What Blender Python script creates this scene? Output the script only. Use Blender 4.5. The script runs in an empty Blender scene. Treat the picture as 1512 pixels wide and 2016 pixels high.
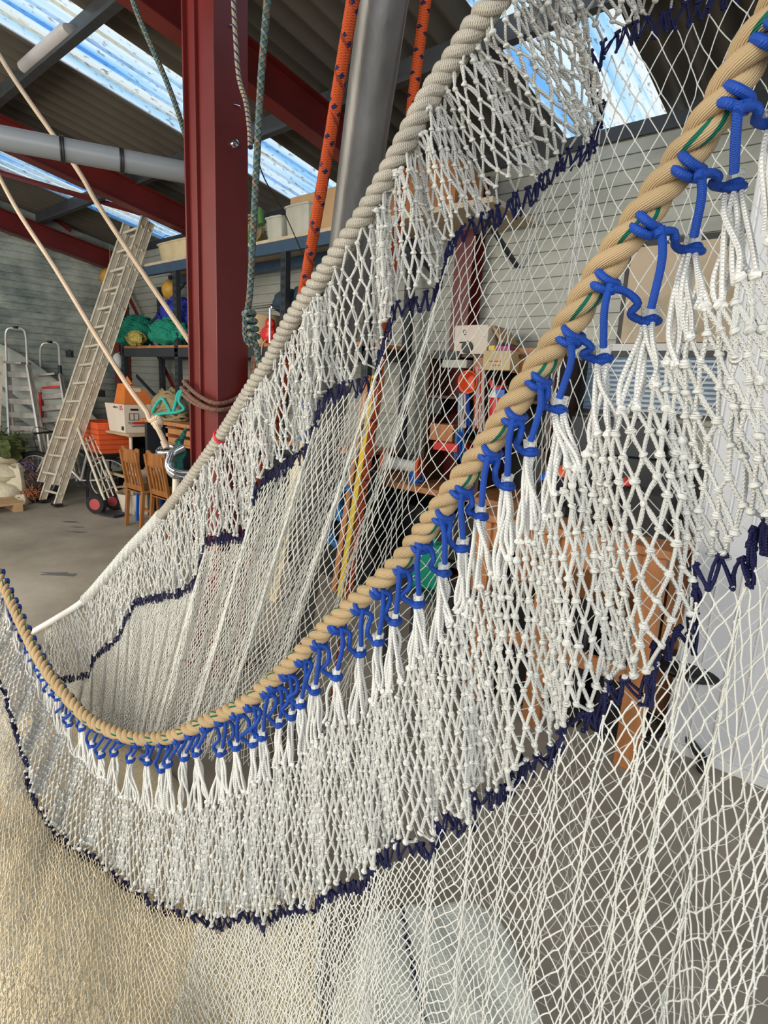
import bpy, math, random
import numpy as np
from mathutils import Vector, Matrix, Quaternion
random.seed(4); rng = np.random.default_rng(7)
C = bpy.context.scene.collection
scene = bpy.context.scene
# ---------------------------------------------------------------- camera
FPX = 1140.0; YAW = math.radians(40.5); PITCH = math.atan(244/1140*.9988); ROLL = 0.05
EYE = np.array([0, 0, 1.75])
F0 = np.array([-math.sin(YAW), math.cos(YAW), 0]); X0 = np.array([math.cos(YAW), math.sin(YAW), 0]); Z0 = np.array([0, 0, 1.0])
FW = F0*math.cos(PITCH)-Z0*math.sin(PITCH); UU = F0*math.sin(PITCH)+Z0*math.cos(PITCH)
RT = X0*math.cos(ROLL)+UU*math.sin(ROLL); UP = -X0*math.sin(ROLL)+UU*math.cos(ROLL)
def P(x, y, d):
    "world point seen at photo position x, y at distance d in front of the lens"
    return EYE+d*(FW+(x-756)/FPX*RT-(y-1008)/FPX*UP)
def on(x, y, ax, val):
    v = P(x, y, 1)-EYE; return EYE+v*(val-EYE[ax])/v[ax]
cam_d = bpy.data.cameras.new('camera'); cam = bpy.data.objects.new('camera', cam_d); C.objects.link(cam)
cam_d.sensor_fit = 'HORIZONTAL'; cam_d.sensor_width = 36; cam_d.lens = FPX/1512*36; cam_d.clip_start = .02
M = Matrix(((RT[0], UP[0], -FW[0], EYE[0]), (RT[1], UP[1], -FW[1], EYE[1]), (RT[2], UP[2], -FW[2], EYE[2]), (0, 0, 0, 1)))
cam.matrix_world = M; scene.camera = cam
# ---------------------------------------------------------------- light
vs = scene.view_settings; vs.view_transform = 'Standard'; vs.look = 'None'; vs.gamma = 1; vs.use_curve_mapping = False; vs.exposure = -0.12
w = bpy.data.worlds.new('sky'); scene.world = w; w.use_nodes = True; nt = w.node_tree; nt.nodes.clear()
wo = nt.nodes.new('ShaderNodeOutputWorld'); bg = nt.nodes.new('ShaderNodeBackground'); nt.links.new(bg.outputs[0], wo.inputs[0])
tc = nt.nodes.new('ShaderNodeTexCoord'); nz = nt.nodes.new('ShaderNodeTexNoise'); nz.inputs['Scale'].default_value = 2.2; nz.inputs['Detail'].default_value = 6
cr = nt.nodes.new('ShaderNodeValToRGB'); cr.color_ramp.elements[0].position = .4; cr.color_ramp.elements[0].color = (.60, .80, 1, 1)
cr.color_ramp.elements[1].position = .62; cr.color_ramp.elements[1].color = (1, 1, 1, 1)
nt.links.new(tc.outputs['Generated'], nz.inputs['Vector']); nt.links.new(nz.outputs['Fac'], cr.inputs[0]); nt.links.new(cr.outputs[0], bg.inputs[0])
bg.inputs[1].default_value = 1.28
def area(name, loc, target, sx, sy, power, col):
    l = bpy.data.lights.new(name, 'AREA'); l.shape = 'RECTANGLE'; l.size = sx; l.size_y = sy; l.energy = power; l.color = col
    o = bpy.data.objects.new(name, l); C.objects.link(o); o.location = loc
    o.rotation_euler = (Vector(target)-Vector(loc)).to_track_quat('-Z', 'Y').to_euler(); return o
area('door_daylight', (2.2, -2.6, 2.6), (-2.2, 1.8, 1.2), 4.5, 3.2, 150, (1, .96, .90))
area('side_fill_light', (-4.4, -2.4, 2.5), (-4.6, 2.2, .2), 4.5, 3, 340, (1, .90, .74))  # added warm fill for the netting pile and left floor; no door here
# ---------------------------------------------------------------- materials
def _n(nt, t, **k):
    n = nt.nodes.new(t)
    for a, b in k.items(): setattr(n, a, b)
    return n
def mat(name, col, rough=.6, metal=0.0, var=.12, scale=6.0, bump=.0, bscale=40.0, spec=.5, col2=None, stretch=(1, 1, 1), thr=None, alpha=None):
    m = bpy.data.materials.new(name); m.use_nodes = True; nt = m.node_tree; b = nt.nodes['Principled BSDF']; L = nt.links
    b.inputs['Roughness'].default_value = rough; b.inputs['Metallic'].default_value = metal; b.inputs['Specular IOR Level'].default_value = spec
    tc = _n(nt, 'ShaderNodeTexCoord'); mp = _n(nt, 'ShaderNodeMapping'); mp.inputs['Scale'].default_value = stretch
    L.new(tc.outputs['Object'], mp.inputs[0])
    nz = _n(nt, 'ShaderNodeTexNoise'); nz.inputs['Scale'].default_value = scale; nz.inputs['Detail'].default_value = 7; nz.inputs['Roughness'].default_value = .62
    L.new(mp.outputs[0], nz.inputs[0])
    cr = _n(nt, 'ShaderNodeValToRGB'); e = cr.color_ramp.elements; lo, hi = (thr or (.3, .7)); e[0].position = lo; e[1].position = hi
    c2 = col2 if col2 else tuple(min(1, c*(1+var)) for c in col)
    c1 = col if col2 else tuple(c*(1-var) for c in col)
    e[0].color = (*c1, 1); e[1].color = (*c2, 1)
    L.new(nz.outputs['Fac'], cr.inputs[0]); L.new(cr.outputs[0], b.inputs['Base Color'])
    if bump:
        n2 = _n(nt, 'ShaderNodeTexNoise'); n2.inputs['Scale'].default_value = bscale; n2.inputs['Detail'].default_value = 4
        bp = _n(nt, 'ShaderNodeBump'); bp.inputs['Strength'].default_value = bump; bp.inputs['Distance'].default_value = .01
        L.new(mp.outputs[0], n2.inputs[0]); L.new(n2.outputs['Fac'], bp.inputs['Height']); L.new(bp.outputs[0], b.inputs['Normal'])
    return m
def cord(name, col, rough=.55, k_len=160.0, k_rnd=6.0, bump=.5, stripes=(), var=.1, spec=.35, cross=True, dist=.002, flecks=()):
    "yarn look from UV: u = metres along, v = once round. stripes: (len_freq, round_freq, width, colour)"
    m = bpy.data.materials.new(name); m.use_nodes = True; nt = m.node_tree; b = nt.nodes['Principled BSDF']; L = nt.links
    b.inputs['Roughness'].default_value = rough; b.inputs['Specular IOR Level'].default_value = spec
    uv = _n(nt, 'ShaderNodeUVMap'); uv.uv_map = 'UVMap'; sp = _n(nt, 'ShaderNodeSeparateXYZ'); L.new(uv.outputs[0], sp.inputs[0])
    def wave(a, bb):
        x = _n(nt, 'ShaderNodeMath', operation='MULTIPLY'); x.inputs[1].default_value = a; L.new(sp.outputs[0], x.inputs[0])
        y = _n(nt, 'ShaderNodeMath', operation='MULTIPLY_ADD'); y.inputs[1].default_value = bb; L.new(sp.outputs[1], y.inputs[0]); L.new(x.outputs[0], y.inputs[2])
        return y
    def sine(a, bb):
        y = wave(a*2*math.pi, bb*2*math.pi); s = _n(nt, 'ShaderNodeMath', operation='SINE'); L.new(y.outputs[0], s.inputs[0]); return s
    s1 = sine(k_len, k_rnd); h = s1
    if cross:
        s2 = sine(k_len, -k_rnd); h = _n(nt, 'ShaderNodeMath', operation='MAXIMUM'); L.new(s1.outputs[0], h.inputs[0]); L.new(s2.outputs[0], h.inputs[1])
    bp = _n(nt, 'ShaderNodeBump'); bp.inputs['Strength'].default_value = bump; bp.inputs['Distance'].default_value = dist
    L.new(h.outputs[0], bp.inputs['Height']); L.new(bp.outputs[0], b.inputs['Normal'])
    tc = _n(nt, 'ShaderNodeTexCoord'); nz = _n(nt, 'ShaderNodeTexNoise'); nz.inputs['Scale'].default_value = 9; nz.inputs['Detail'].default_value = 5
    L.new(tc.outputs['Object'], nz.inputs[0]); cr = _n(nt, 'ShaderNodeValToRGB'); cr.color_ramp.elements[0].position = .3; cr.color_ramp.elements[1].position = .7
    cr.color_ramp.elements[0].color = (*[c*(1-var) for c in col], 1); cr.color_ramp.elements[1].color = (*[min(1, c*(1+var)) for c in col], 1)
    L.new(nz.outputs['Fac'], cr.inputs[0]); last = cr.outputs[0]
    for st in stripes:
        a, bb, wd, c = st[:4]; y0 = wave(a, bb); y = _n(nt, 'ShaderNodeMath', operation='ADD'); y.inputs[1].default_value = st[4] if len(st) > 4 else 0; L.new(y0.outputs[0], y.inputs[0]); fr = _n(nt, 'ShaderNodeMath', operation='FRACT'); L.new(y.outputs[0], fr.inputs[0])
        lt = _n(nt, 'ShaderNodeMath', operation='LESS_THAN'); lt.inputs[1].default_value = wd; L.new(fr.outputs[0], lt.inputs[0])
        mx = _n(nt, 'ShaderNodeMixRGB'); mx.inputs[2].default_value = (*c, 1); L.new(lt.outputs[0], mx.inputs[0]); L.new(last, mx.inputs[1]); last = mx.outputs[0]
    for (a1, b1, w1, a2, b2, w2, c) in flecks:
        ms = []
        for (a, bb, wd) in ((a1, b1, w1), (a2, b2, w2)):
            y = wave(a, bb); fr = _n(nt, 'ShaderNodeMath', operation='FRACT'); L.new(y.outputs[0], fr.inputs[0]); lt = _n(nt, 'ShaderNodeMath', operation='LESS_THAN'); lt.inputs[1].default_value = wd; L.new(fr.outputs[0], lt.inputs[0]); ms.append(lt)
        pr = _n(nt, 'ShaderNodeMath', operation='MULTIPLY'); L.new(ms[0].outputs[0], pr.inputs[0]); L.new(ms[1].outputs[0], pr.inputs[1])
        mx = _n(nt, 'ShaderNodeMixRGB'); mx.inputs[2].default_value = (*c, 1); L.new(pr.outputs[0], mx.inputs[0]); L.new(last, mx.inputs[1]); last = mx.outputs[0]
    L.new(last, b.inputs['Base Color'])
    return m
# ---------------------------------------------------------------- mesh buffer
def frame(d):
    d = np.array(d, float); d /= np.linalg.norm(d)+1e-12
    a = np.array([0, 0, 1.0]) if abs(d[2]) < .9 else np.array([1.0, 0, 0])
    x = np.cross(a, d); x /= np.linalg.norm(x); return x, np.cross(d, x), d
class MB:
    def __init__(s): s.v = []; s.f = []; s.uv = []; s.mi = []; s.n = 0
    def add(s, vs, fs, uvs=None, mi=0):
        s.v.append(np.asarray(vs, float).reshape(-1, 3))
        for k, f in enumerate(fs):
            s.f.append([i+s.n for i in f]); s.uv.append(uvs[k] if uvs else [(0, 0)]*len(f)); s.mi.append(mi)
        s.n += len(s.v[-1]); return s
    def box(s, c, size, rz=0.0, mi=0, ax=None):
        hx, hy, hz = [q/2 for q in size]; P8 = np.array([(x, y, z) for z in (-hz, hz) for y in (-hy, hy) for x in (-hx, hx)])
        if ax is not None: P8 = P8@np.array(ax)
        elif rz: P8 = P8@np.array([[math.cos(rz), math.sin(rz), 0], [-math.sin(rz), math.cos(rz), 0], [0, 0, 1]])
        return s.add(P8+np.array(c), [(0, 2, 3, 1), (4, 5, 7, 6), (0, 1, 5, 4), (2, 6, 7, 3), (0, 4, 6, 2), (1, 3, 7, 5)], mi=mi)
    def bx(s, x0, x1, y0, y1, z0, z1, mi=0):
        return s.box(((x0+x1)/2, (y0+y1)/2, (z0+z1)/2), (abs(x1-x0), abs(y1-y0), abs(z1-z0)), mi=mi)
    def beam(s, a, b, w, h, side=(1, 0, 0), mi=0):
        a = np.array(a, float); b = np.array(b, float); d = b-a; L = np.linalg.norm(d); d /= L
        x = np.array(side, float); x -= d*(x@d); x /= np.linalg.norm(x); y = np.cross(d, x)
        return s.box((a+b)/2, (w, h, L), ax=[x, y, d], mi=mi)
    def tube(s, pts, r, n=8, caps=True, mi=0, closed=False, u0=0.0, vo=None):
        pts = np.array(pts, float); N = len(pts); rr = np.broadcast_to(np.array(r, float), (N,))
        T = np.gradient(pts, axis=0)
        if closed: T = np.roll(pts, -1, 0)-np.roll(pts, 1, 0)
        T /= np.linalg.norm(T, axis=1)[:, None]+1e-12
        x, y, _ = frame(T[0]); vs = []; a = np.arange(n)*2*math.pi/n; us = [u0]
        for i in range(N):
            x = x-T[i]*(x@T[i]); x /= np.linalg.norm(x)+1e-12; y = np.cross(T[i], x)
            vs.append(pts[i]+rr[i]*(np.cos(a)[:, None]*x+np.sin(a)[:, None]*y))
            if i: us.append(us[-1]+np.linalg.norm(pts[i]-pts[i-1]))
        fs = []; uv = []; rg = N if closed else N-1
        for i in range(rg):
            j = (i+1) % N; ua = us[i]; ub = us[i+1] if i+1 < N else us[i]+.01
            for k in range(n):
                k2 = (k+1) % n; fs.append((i*n+k, i*n+k2, j*n+k2, j*n+k)); uv.append([(ua, k/n), (ua, (k+1)/n), (ub, (k+1)/n), (ub, k/n)])
        if caps and not closed:
            fs.append(tuple(range(n))[::-1]); uv.append([(0, 0)]*n); fs.append(tuple(range((N-1)*n, N*n))); uv.append([(0, 0)]*n)
        return s.add(np.concatenate(vs), fs, uv, mi)
    def lathe(s, prof, c, axis=(0, 0, 1), n=24, mi=0, sc=(1, 1), cap=True):
        x, y, d = frame(axis); c = np.array(c, float); a = np.arange(n)*2*math.pi/n; vs = []
        for (r, z) in prof: vs.append(c+z*d+r*(np.cos(a)[:, None]*x*sc[0]+np.sin(a)[:, None]*y*sc[1]))
        fs = []
        for i in range(len(prof)-1):
            for k in range(n):
                k2 = (k+1) % n; fs.append((i*n+k, i*n+k2, (i+1)*n+k2, (i+1)*n+k))
        if cap: fs.append(tuple(range(n))[::-1]); fs.append(tuple(range((len(prof)-1)*n, len(prof)*n)))
        return s.add(np.concatenate(vs), fs, mi=mi)
    def ball(s, c, r, n=16, mi=0, lump=0.0, seed=0, f=3.0, ax=None):
        r = np.broadcast_to(np.array(r, float), (3,)); m = n//2; vs = []; g = np.random.default_rng(seed); ph = g.random((4, 3))*6.3
        for i in range(m+1):
            th = math.pi*i/m
            for k in range(n):
                a = 2*math.pi*k/n; v = np.array([math.sin(th)*math.cos(a), math.sin(th)*math.sin(a), math.cos(th)])
                q = 1+lump*(math.sin(f*v[0]+ph[0, 0])*math.sin(f*v[1]+ph[0, 1])+.6*math.sin(2*f*v[1]+ph[1, 0])*math.sin(2*f*v[2]+ph[1, 1])+.4*math.sin(4*f*v[0]+ph[2, 0])*math.sin(3.4*f*v[2]+ph[2, 1]))
                p = v*r*q
                if ax is not None: p = p@np.array(ax)
                vs.append(p+np.array(c))
        fs = []; uv = []
        for i in range(m):
            for k in range(n):
                k2 = (k+1) % n; fs.append((i*n+k, (i+1)*n+k, (i+1)*n+k2, i*n+k2)); uv.append([(k/n, i/m)]*4)
        return s.add(vs, fs, uv, mi)
    def torus(s, c, axis, R, r, n=28, k=10, mi=0, arc=2*math.pi, a0=0.0, xref=None):
        x, y, d = frame(axis)
        if xref is not None:
            x = np.array(xref, float); x -= d*(x@d); x /= np.linalg.norm(x); y = np.cross(d, x)
        full = arc >= 2*math.pi-.001; t = np.linspace(0, arc, n+(0 if full else 1), endpoint=not full)+a0
        pts = np.array(c)+R*(np.cos(t)[:, None]*x+np.sin(t)[:, None]*y); return s.tube(pts, r, k, closed=full, mi=mi)
    def poly(s, pts2, c, X, Y, depth, mi=0):
        "extrude a 2-D outline"
        X = np.array(X, float); Y = np.array(Y, float); Nn = np.cross(X, Y); p = np.array(pts2, float); n = len(p)
        a = np.array(c)+p[:, :1]*X+p[:, 1:]*Y; b = a+Nn*depth
        fs = [tuple(range(n))[::-1], tuple(range(n, 2*n))]+[(i, (i+1) % n, n+(i+1) % n, n+i) for i in range(n)]
        return s.add(np.vstack([a, b]), fs, mi=mi)
    def build(s, name, mats, parent=None, smooth=True, bevel=0.0, seg=2):
        if not isinstance(mats, (list, tuple)): mats = [mats]
        me = bpy.data.meshes.new(name); V = np.concatenate(s.v) if s.v else np.zeros((0, 3))
        o = bpy.data.objects.new(name, me)
        off = np.zeros(3)
        if parent is not None: off = ORG[parent.name]
        elif len(V): off = np.array([V[:, 0].mean(), V[:, 1].mean(), V[:, 2].min()]); o.location = off
        ORG[o.name] = off
        me.from_pydata((V-off).tolist(), [], s.f)
        uvl = me.uv_layers.new(name='UVMap'); flat = [c for f in s.uv for q in f for c in q]; uvl.data.foreach_set('uv', flat)
        me.polygons.foreach_set('material_index', s.mi)
        for m in mats: me.materials.append(m)
        if smooth:
            me.polygons.foreach_set('use_smooth', [True]*len(me.polygons))
        me.update(); C.objects.link(o)
        if parent is not None: o.parent = parent
        if smooth: me.set_sharp_from_angle(angle=math.radians(38))
        if bevel:
            b = o.modifiers.new('bevel', 'BEVEL'); b.width = bevel; b.segments = seg; b.limit_method = 'ANGLE'; b.harden_normals = False
        return o
ORG = {}
def empty(name, loc):
    o = bpy.data.objects.new(name, None); C.objects.link(o); o.location = [float(q) for q in loc]; o.empty_display_size = .1
    ORG[o.name] = np.array(loc, float); bpy.context.view_layer.update(); return o
def tag(o, label, cat, group=None, kind=None):
    o['label'] = label; o['category'] = cat
    if group: o['group'] = group
    if kind: o['kind'] = kind
    return o
def struct(o): o['kind'] = 'structure'; return o
def copy_tree(o, parent=None):
    c = o.copy(); C.objects.link(c)
    if parent is not None: c.parent = parent
    for ch in list(o.children): copy_tree(ch, c)
    return c
def thing(name, loc, label, cat, group=None): return tag(empty(name, loc), label, cat, group)
def spline(pts, n):
    "Catmull-Rom through rows of pts, resampled to n by arc length"
    p = np.array(pts, float); q = np.vstack([2*p[0]-p[1], p, 2*p[-1]-p[-2]]); out = []
    for i in range(1, len(q)-2):
        for t in np.linspace(0, 1, 14, endpoint=False):
            a, b, c, d = q[i-1], q[i], q[i+1], q[i+2]
            out.append(.5*((2*b)+(c-a)*t+(2*a-5*b+4*c-d)*t*t+(3*b-a-3*c+d)*t**3))
    out.append(p[-1]); out = np.array(out); s = np.r_[0, np.cumsum(np.linalg.norm(np.diff(out[:, :3], axis=0), axis=1))]
    if n <= 0: return out, s
    t = np.linspace(0, s[-1], n); return np.stack([np.interp(t, s, out[:, k]) for k in range(out.shape[1])], 1)
# ---------------------------------------------------------------- palette
m_floor = mat('concrete_floor', (.20, .175, .138), .75, var=.2, scale=.9, bump=.15, bscale=12, col2=(.40, .355, .29), thr=(.35, .68))
m_roof = mat('fibre_cement_sheet', (.085, .074, .058), .85, var=.15, scale=2.0)
m_red = mat('red_oxide_steel', (.115, .011, .009), .40, var=.22, scale=2.2, bump=.05, bscale=30)
m_dark = mat('dark_steel', (.022, .026, .033), .5, var=.2)
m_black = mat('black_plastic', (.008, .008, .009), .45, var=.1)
m_galv = mat('galvanised_purlin', (.05, .055, .062), .5, metal=.3, var=.25)
m_bluest = mat('blue_rack_beam', (.035, .07, .12), .5, var=.15)
m_deck = mat('chipboard_shelf', (.52, .42, .29), .8, var=.15, scale=10)
m_alu = mat('aluminium', (.56, .54, .50), .38, metal=.55, var=.16, scale=5)
m_alud = mat('dull_aluminium', (.60, .545, .44), .5, metal=.1, var=.2, scale=7)
m_chrome = mat('polished_steel', (.75, .76, .78), .13, metal=1.0, var=.05)
m_pvc = mat('grey_pvc', (.22, .24, .255), .35, var=.06)
m_wood = mat('varnished_wood', (.30, .115, .03), .4, var=.35, scale=3, stretch=(6, 6, 1.2))
m_wood2 = mat('orange_pine', (.42, .17, .06), .5, var=.3, scale=3, stretch=(5, 5, 1))
m_ply = mat('plywood', (.46, .33, .20), .6, var=.2, scale=4, stretch=(1, 4, 6))
m_card = mat('white_cardboard', (.66, .57, .47), .85, var=.05)
m_kraft = mat('brown_cardboard', (.44, .28, .145), .85, var=.1)
m_orange = mat('orange_box', (.62, .17, .03), .75, var=.1)
m_redpl = mat('red_plastic', (.60, .022, .018), .35, var=.1)
m_orgpl = mat('orange_plastic', (.72, .11, .03), .45, var=.12)
m_bluepl = mat('blue_plastic', (.02, .12, .50), .35, var=.1)
m_yelpl = mat('yellow_plastic', (.72, .48, .03), .45, var=.15)
m_white = mat('white_plastic', (.72, .72, .71), .5, var=.04)
m_panel = mat('white_insulated_panel', (.60, .61, .63), .55, var=.03, scale=1.5)
m_rubber = mat('tyre_rubber', (.012, .012, .013), .8, var=.1, bump=.5, bscale=60)
m_pink = mat('pink_hub', (.42, .06, .065), .5)
m_hull = mat('grey_hull', (.37, .385, .335), .42, var=.16, scale=1.2)
m_cream = mat('cream_tub', (.56, .46, .28), .7, var=.18, scale=4)
m_frost = mat('frosted_tub', (.42, .41, .35), .6, var=.15, scale=4)
m_netgreen = mat('green_net_bundle', (.0, .13, .085), .9, var=.5, scale=30, bump=1, bscale=45, col2=(.01, .30, .19))
m_netblue = mat('blue_net_bundle', (.008, .014, .22), .8, var=.5, scale=26, bump=1, bscale=45, col2=(.02, .05, .45))
m_netyel = mat('yellow_net_bundle', (.22, .18, .03), .9, var=.5, scale=30, bump=1, bscale=45, col2=(.5, .42, .12))
m_buoy = mat('yellow_buoy', (.50, .27, .03), .5, var=.35, scale=7)
m_cloth = mat('cream_net_cloth', (.60, .54, .40), .9, var=.12, scale=22, bump=.9, bscale=70)
m_tealr = mat('blue_grey_cloth', (.02, .045, .07), .85, var=.3, scale=10)
m_bagw = mat('canvas_bag', (.35, .32, .27), .85, var=.2)
m_wire = mat('wire', (.015, .015, .016), .5)
m_tread = mat('ladder_tread', (.33, .31, .285), .5, metal=.35, var=.3, scale=12)
m_mound = mat('cream_piled_netting', (.78, .63, .40), .95, var=.1, scale=30, bump=.8, bscale=130, col2=(.92, .78, .54))
m_bin = mat('pale_net_sack', (.56, .58, .52), .8, var=.12, scale=60, bump=.6, bscale=160, col2=(.74, .76, .69))
c_beige = cord('beige_rope_yarn', (.47, .335, .18), .8, 60, 26, .6, cross=False, dist=.0016)
c_beigeg = cord('beige_rope_yarn_green_fleck', (.47, .335, .18), .8, 60, 26, .6, cross=False, dist=.0016, stripes=((8.9, 1, .09, (.0, .12, .07)), (8.9, 1, .09, (.0, .12, .07), .24)))
c_pale = cord('pale_rope_yarn', (.70, .64, .53), .7, 330, 5, 1.0, cross=True, dist=.003)
c_blue = cord('royal_blue_braid', (.005, .055, .33), .55, 420, 4, .5, dist=.001)
c_navy = cord('navy_braid', (.003, .004, .048), .6, 260, 3, .5)
c_white = cord('white_braid', (.63, .625, .58), .6, 200, 2.5, .8, dist=.0013, var=.06)
c_whites = cord('shiny_white_braid', (.70, .69, .645), .42, 170, 2, .7, dist=.0012, spec=.5, var=.05)
c_fine = cord('fine_white_twine', (.65, .645, .59), .65, 420, 1, .3, cross=False, var=.06)
c_finer = cord('fine_cream_twine', (.82, .72, .52), .65, 420, 1, .3, cross=False, var=.08)
c_orange = cord('orange_braid', (.50, .07, .012), .8, 210, 4, .8, flecks=((17, 1, .24, 40, -3, .45, (.015, .014, .07)), (17, 2, .3, 31, 2, .3, (.25, .03, .01))), dist=.002)
c_orange2 = cord('orange_braid_flecked', (.56, .08, .015), .8, 210, 4, .8, flecks=((24, 1, .25, 50, -2, .45, (.02, .015, .06)),), dist=.002)
c_greenr = cord('green_grey_rope', (.11, .14, .10), .9, 60, 3, 1.0, stripes=((34, 2, .3, (.20, .24, .22)), (55, -2, .13, (.02, .13, .26)), (9, 1, .05, (.4, .12, .03))), dist=.004)
c_fleck = cord('beige_rope_blue_fleck', (.30, .245, .17), .8, 120, 3, .7, stripes=((40, 2, .3, (.015, .02, .07)),))
c_tan = cord('tan_line', (.52, .40, .29), .8, 120, 2, .6, cross=False)
c_brown = cord('brown_line_red_fleck', (.16, .10, .07), .8, 150, 3, .7, stripes=((26, 1, .13, (.20, .02, .015)),))
c_teal = cord('turquoise_rope', (.05, .50, .42), .7, 60, 2, .8, cross=False)
c_dgreen = cord('dark_green_rope', (.012, .085, .07), .7, 50, 1, .8, cross=False)
c_coil = cord('natural_rope', (.33, .25, .13), .9, 90, 2, .8, cross=False)
c_ltblue = cord('light_blue_rope', (.03, .17, .42), .7, 60, 2, .6, cross=False)
c_pinkw = cord('pink_white_rope', (.62, .45, .42), .7, 60, 2, .6, cross=False)

# ---------------------------------------------------------------- the room
BW, LW = 4.63, -9.85
def roofz(y): return 3.8+(BW-y)*.176
b = MB(); b.bx(-14, 9, -7, 6, -.12, 0); struct(b.build('floor', m_floor, smooth=False))
def siding(name, horiz, a0, a1, fixed, ztop, sign):
    "ribbed metal sheeting; grooves every 0.1 m"
    m = bpy.data.materials.new('siding_'+name); m.use_nodes = True; nt = m.node_tree; L = nt.links; b = nt.nodes['Principled BSDF']
    b.inputs['Roughness'].default_value = .42; b.inputs['Metallic'].default_value = .2
    tc = _n(nt, 'ShaderNodeTexCoord'); nz = _n(nt, 'ShaderNodeTexNoise'); nz.inputs['Scale'].default_value = 1.3; nz.inputs['Detail'].default_value = 9; nz.inputs['Roughness'].default_value = .7
    mp = _n(nt, 'ShaderNodeMapping'); mp.inputs['Scale'].default_value = (1, 1, 1.8); L.new(tc.outputs['Object'], mp.inputs[0]); L.new(mp.outputs[0], nz.inputs[0])
    cr = _n(nt, 'ShaderNodeValToRGB'); e = cr.color_ramp.elements; e[0].position = .36; e[1].position = .66
    e[0].color = (.13, .165, .165, 1) if horiz == 'y' else (.27, .275, .24, 1); e[1].color = (.52, .55, .48, 1) if horiz == 'y' else (.40, .40, .345, 1)
    L.new(nz.outputs['Fac'], cr.inputs[0]); L.new(cr.outputs[0], b.inputs['Base Color'])
    mb = MB(); z = 0.0; prof = []
    k = 0
    while z < ztop:
        prof += [(0, z), (0, z+.088 if k % 4 else z+.082), (-.02, z+.091 if k % 4 else z+.085), (-.02, z+.099)]; z += .1; k += 1
    prof.append((0, z)); V = []
    for (o, zz) in prof:
        for t in (a0, a1): V.append((t, fixed-sign*o, zz) if horiz == 'x' else (fixed-sign*o, t, zz))
    n = len(prof); F = [(2*i, 2*i+1, 2*i+3, 2*i+2) for i in range(n-1)]
    V2 = [(v[0], v[1]+sign*.06, v[2]) if horiz == 'x' else (v[0]+sign*.06, v[1], v[2]) for v in (V[0], V[1], V[-2], V[-1])]
    mb.add(V+V2, F+[(2*n, 2*n+2, 2*n+3, 2*n+1), (0, 2*n, 2*n+1, 1), (2*n-2, 2*n-1, 2*n+3, 2*n+2)])
    return struct(mb.build(name, m, smooth=False))
siding('wall_back', 'x', LW-.1, 9, BW, 3.66, 1)
# gable wall on the left: sheeting cut under the roof slope
siding('wall_left', 'y', -7, BW, LW, 3.60, -1)
b = MB(); b.add([(LW, BW, 3.55), (LW, -7, 3.55), (LW, -7, roofz(-7)-.05), (LW, BW, roofz(BW)-.05), (LW-.06, BW, 3.55), (LW-.06, -7, 3.55), (LW-.06, -7, roofz(-7)-.05), (LW-.06, BW, roofz(BW)-.05)],
    [(0, 1, 2, 3), (7, 6, 5, 4), (0, 3, 7, 4), (1, 5, 6, 2), (0, 4, 5, 1), (3, 2, 6, 7)])
g = b.build('trim_1', bpy.data.materials['siding_wall_left'], smooth=False); struct(g)
b = MB(); b.bx(LW-.1, 9, BW-.02, BW+.16, 3.60, 3.70); struct(b.build('trim_3', m_dark, smooth=False))
# roof: corrugated sheets with translucent strips
def corr(x0, x1, y0, y1, dz=0.0, amp=.036, per=.172, th=.008):
    xs = np.arange(x0, x1+1e-6, per/10); 
    if xs[-1] < x1-1e-4: xs = np.r_[xs, x1]
    zz = amp*np.cos(xs*2*math.pi/per); V = []
    for y in (y0, y1):
        for x, z in zip(xs, zz): V.append((x, y, roofz(y)+z+dz))
        for x, z in zip(xs, zz): V.append((x, y, roofz(y)+z+dz+th))
    n = len(xs); F = []
    for i in range(n-1): F += [(i, i+1, 2*n+i+1, 2*n+i), (n+i, 3*n+i, 3*n+i+1, n+i+1)]
    F += [(0, 2*n, 3*n, n), (n-1, 2*n-1, 4*n-1, 3*n-1)]
    return MB().add(V, F)
strips = [(-8.70, -8.06), (-5.57, -4.80), (-2.38, -1.60), (1.0, 1.75)]
edges = [-14.0]+[e for s in strips for e in s]+[9.0]
rb = MB()
for i in range(0, len(edges), 2):
    c = corr(edges[i], edges[i+1], -2.0, BW+.3); rb.add(np.concatenate(c.v), c.f)
struct(rb.build('ceiling', m_roof))
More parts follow.
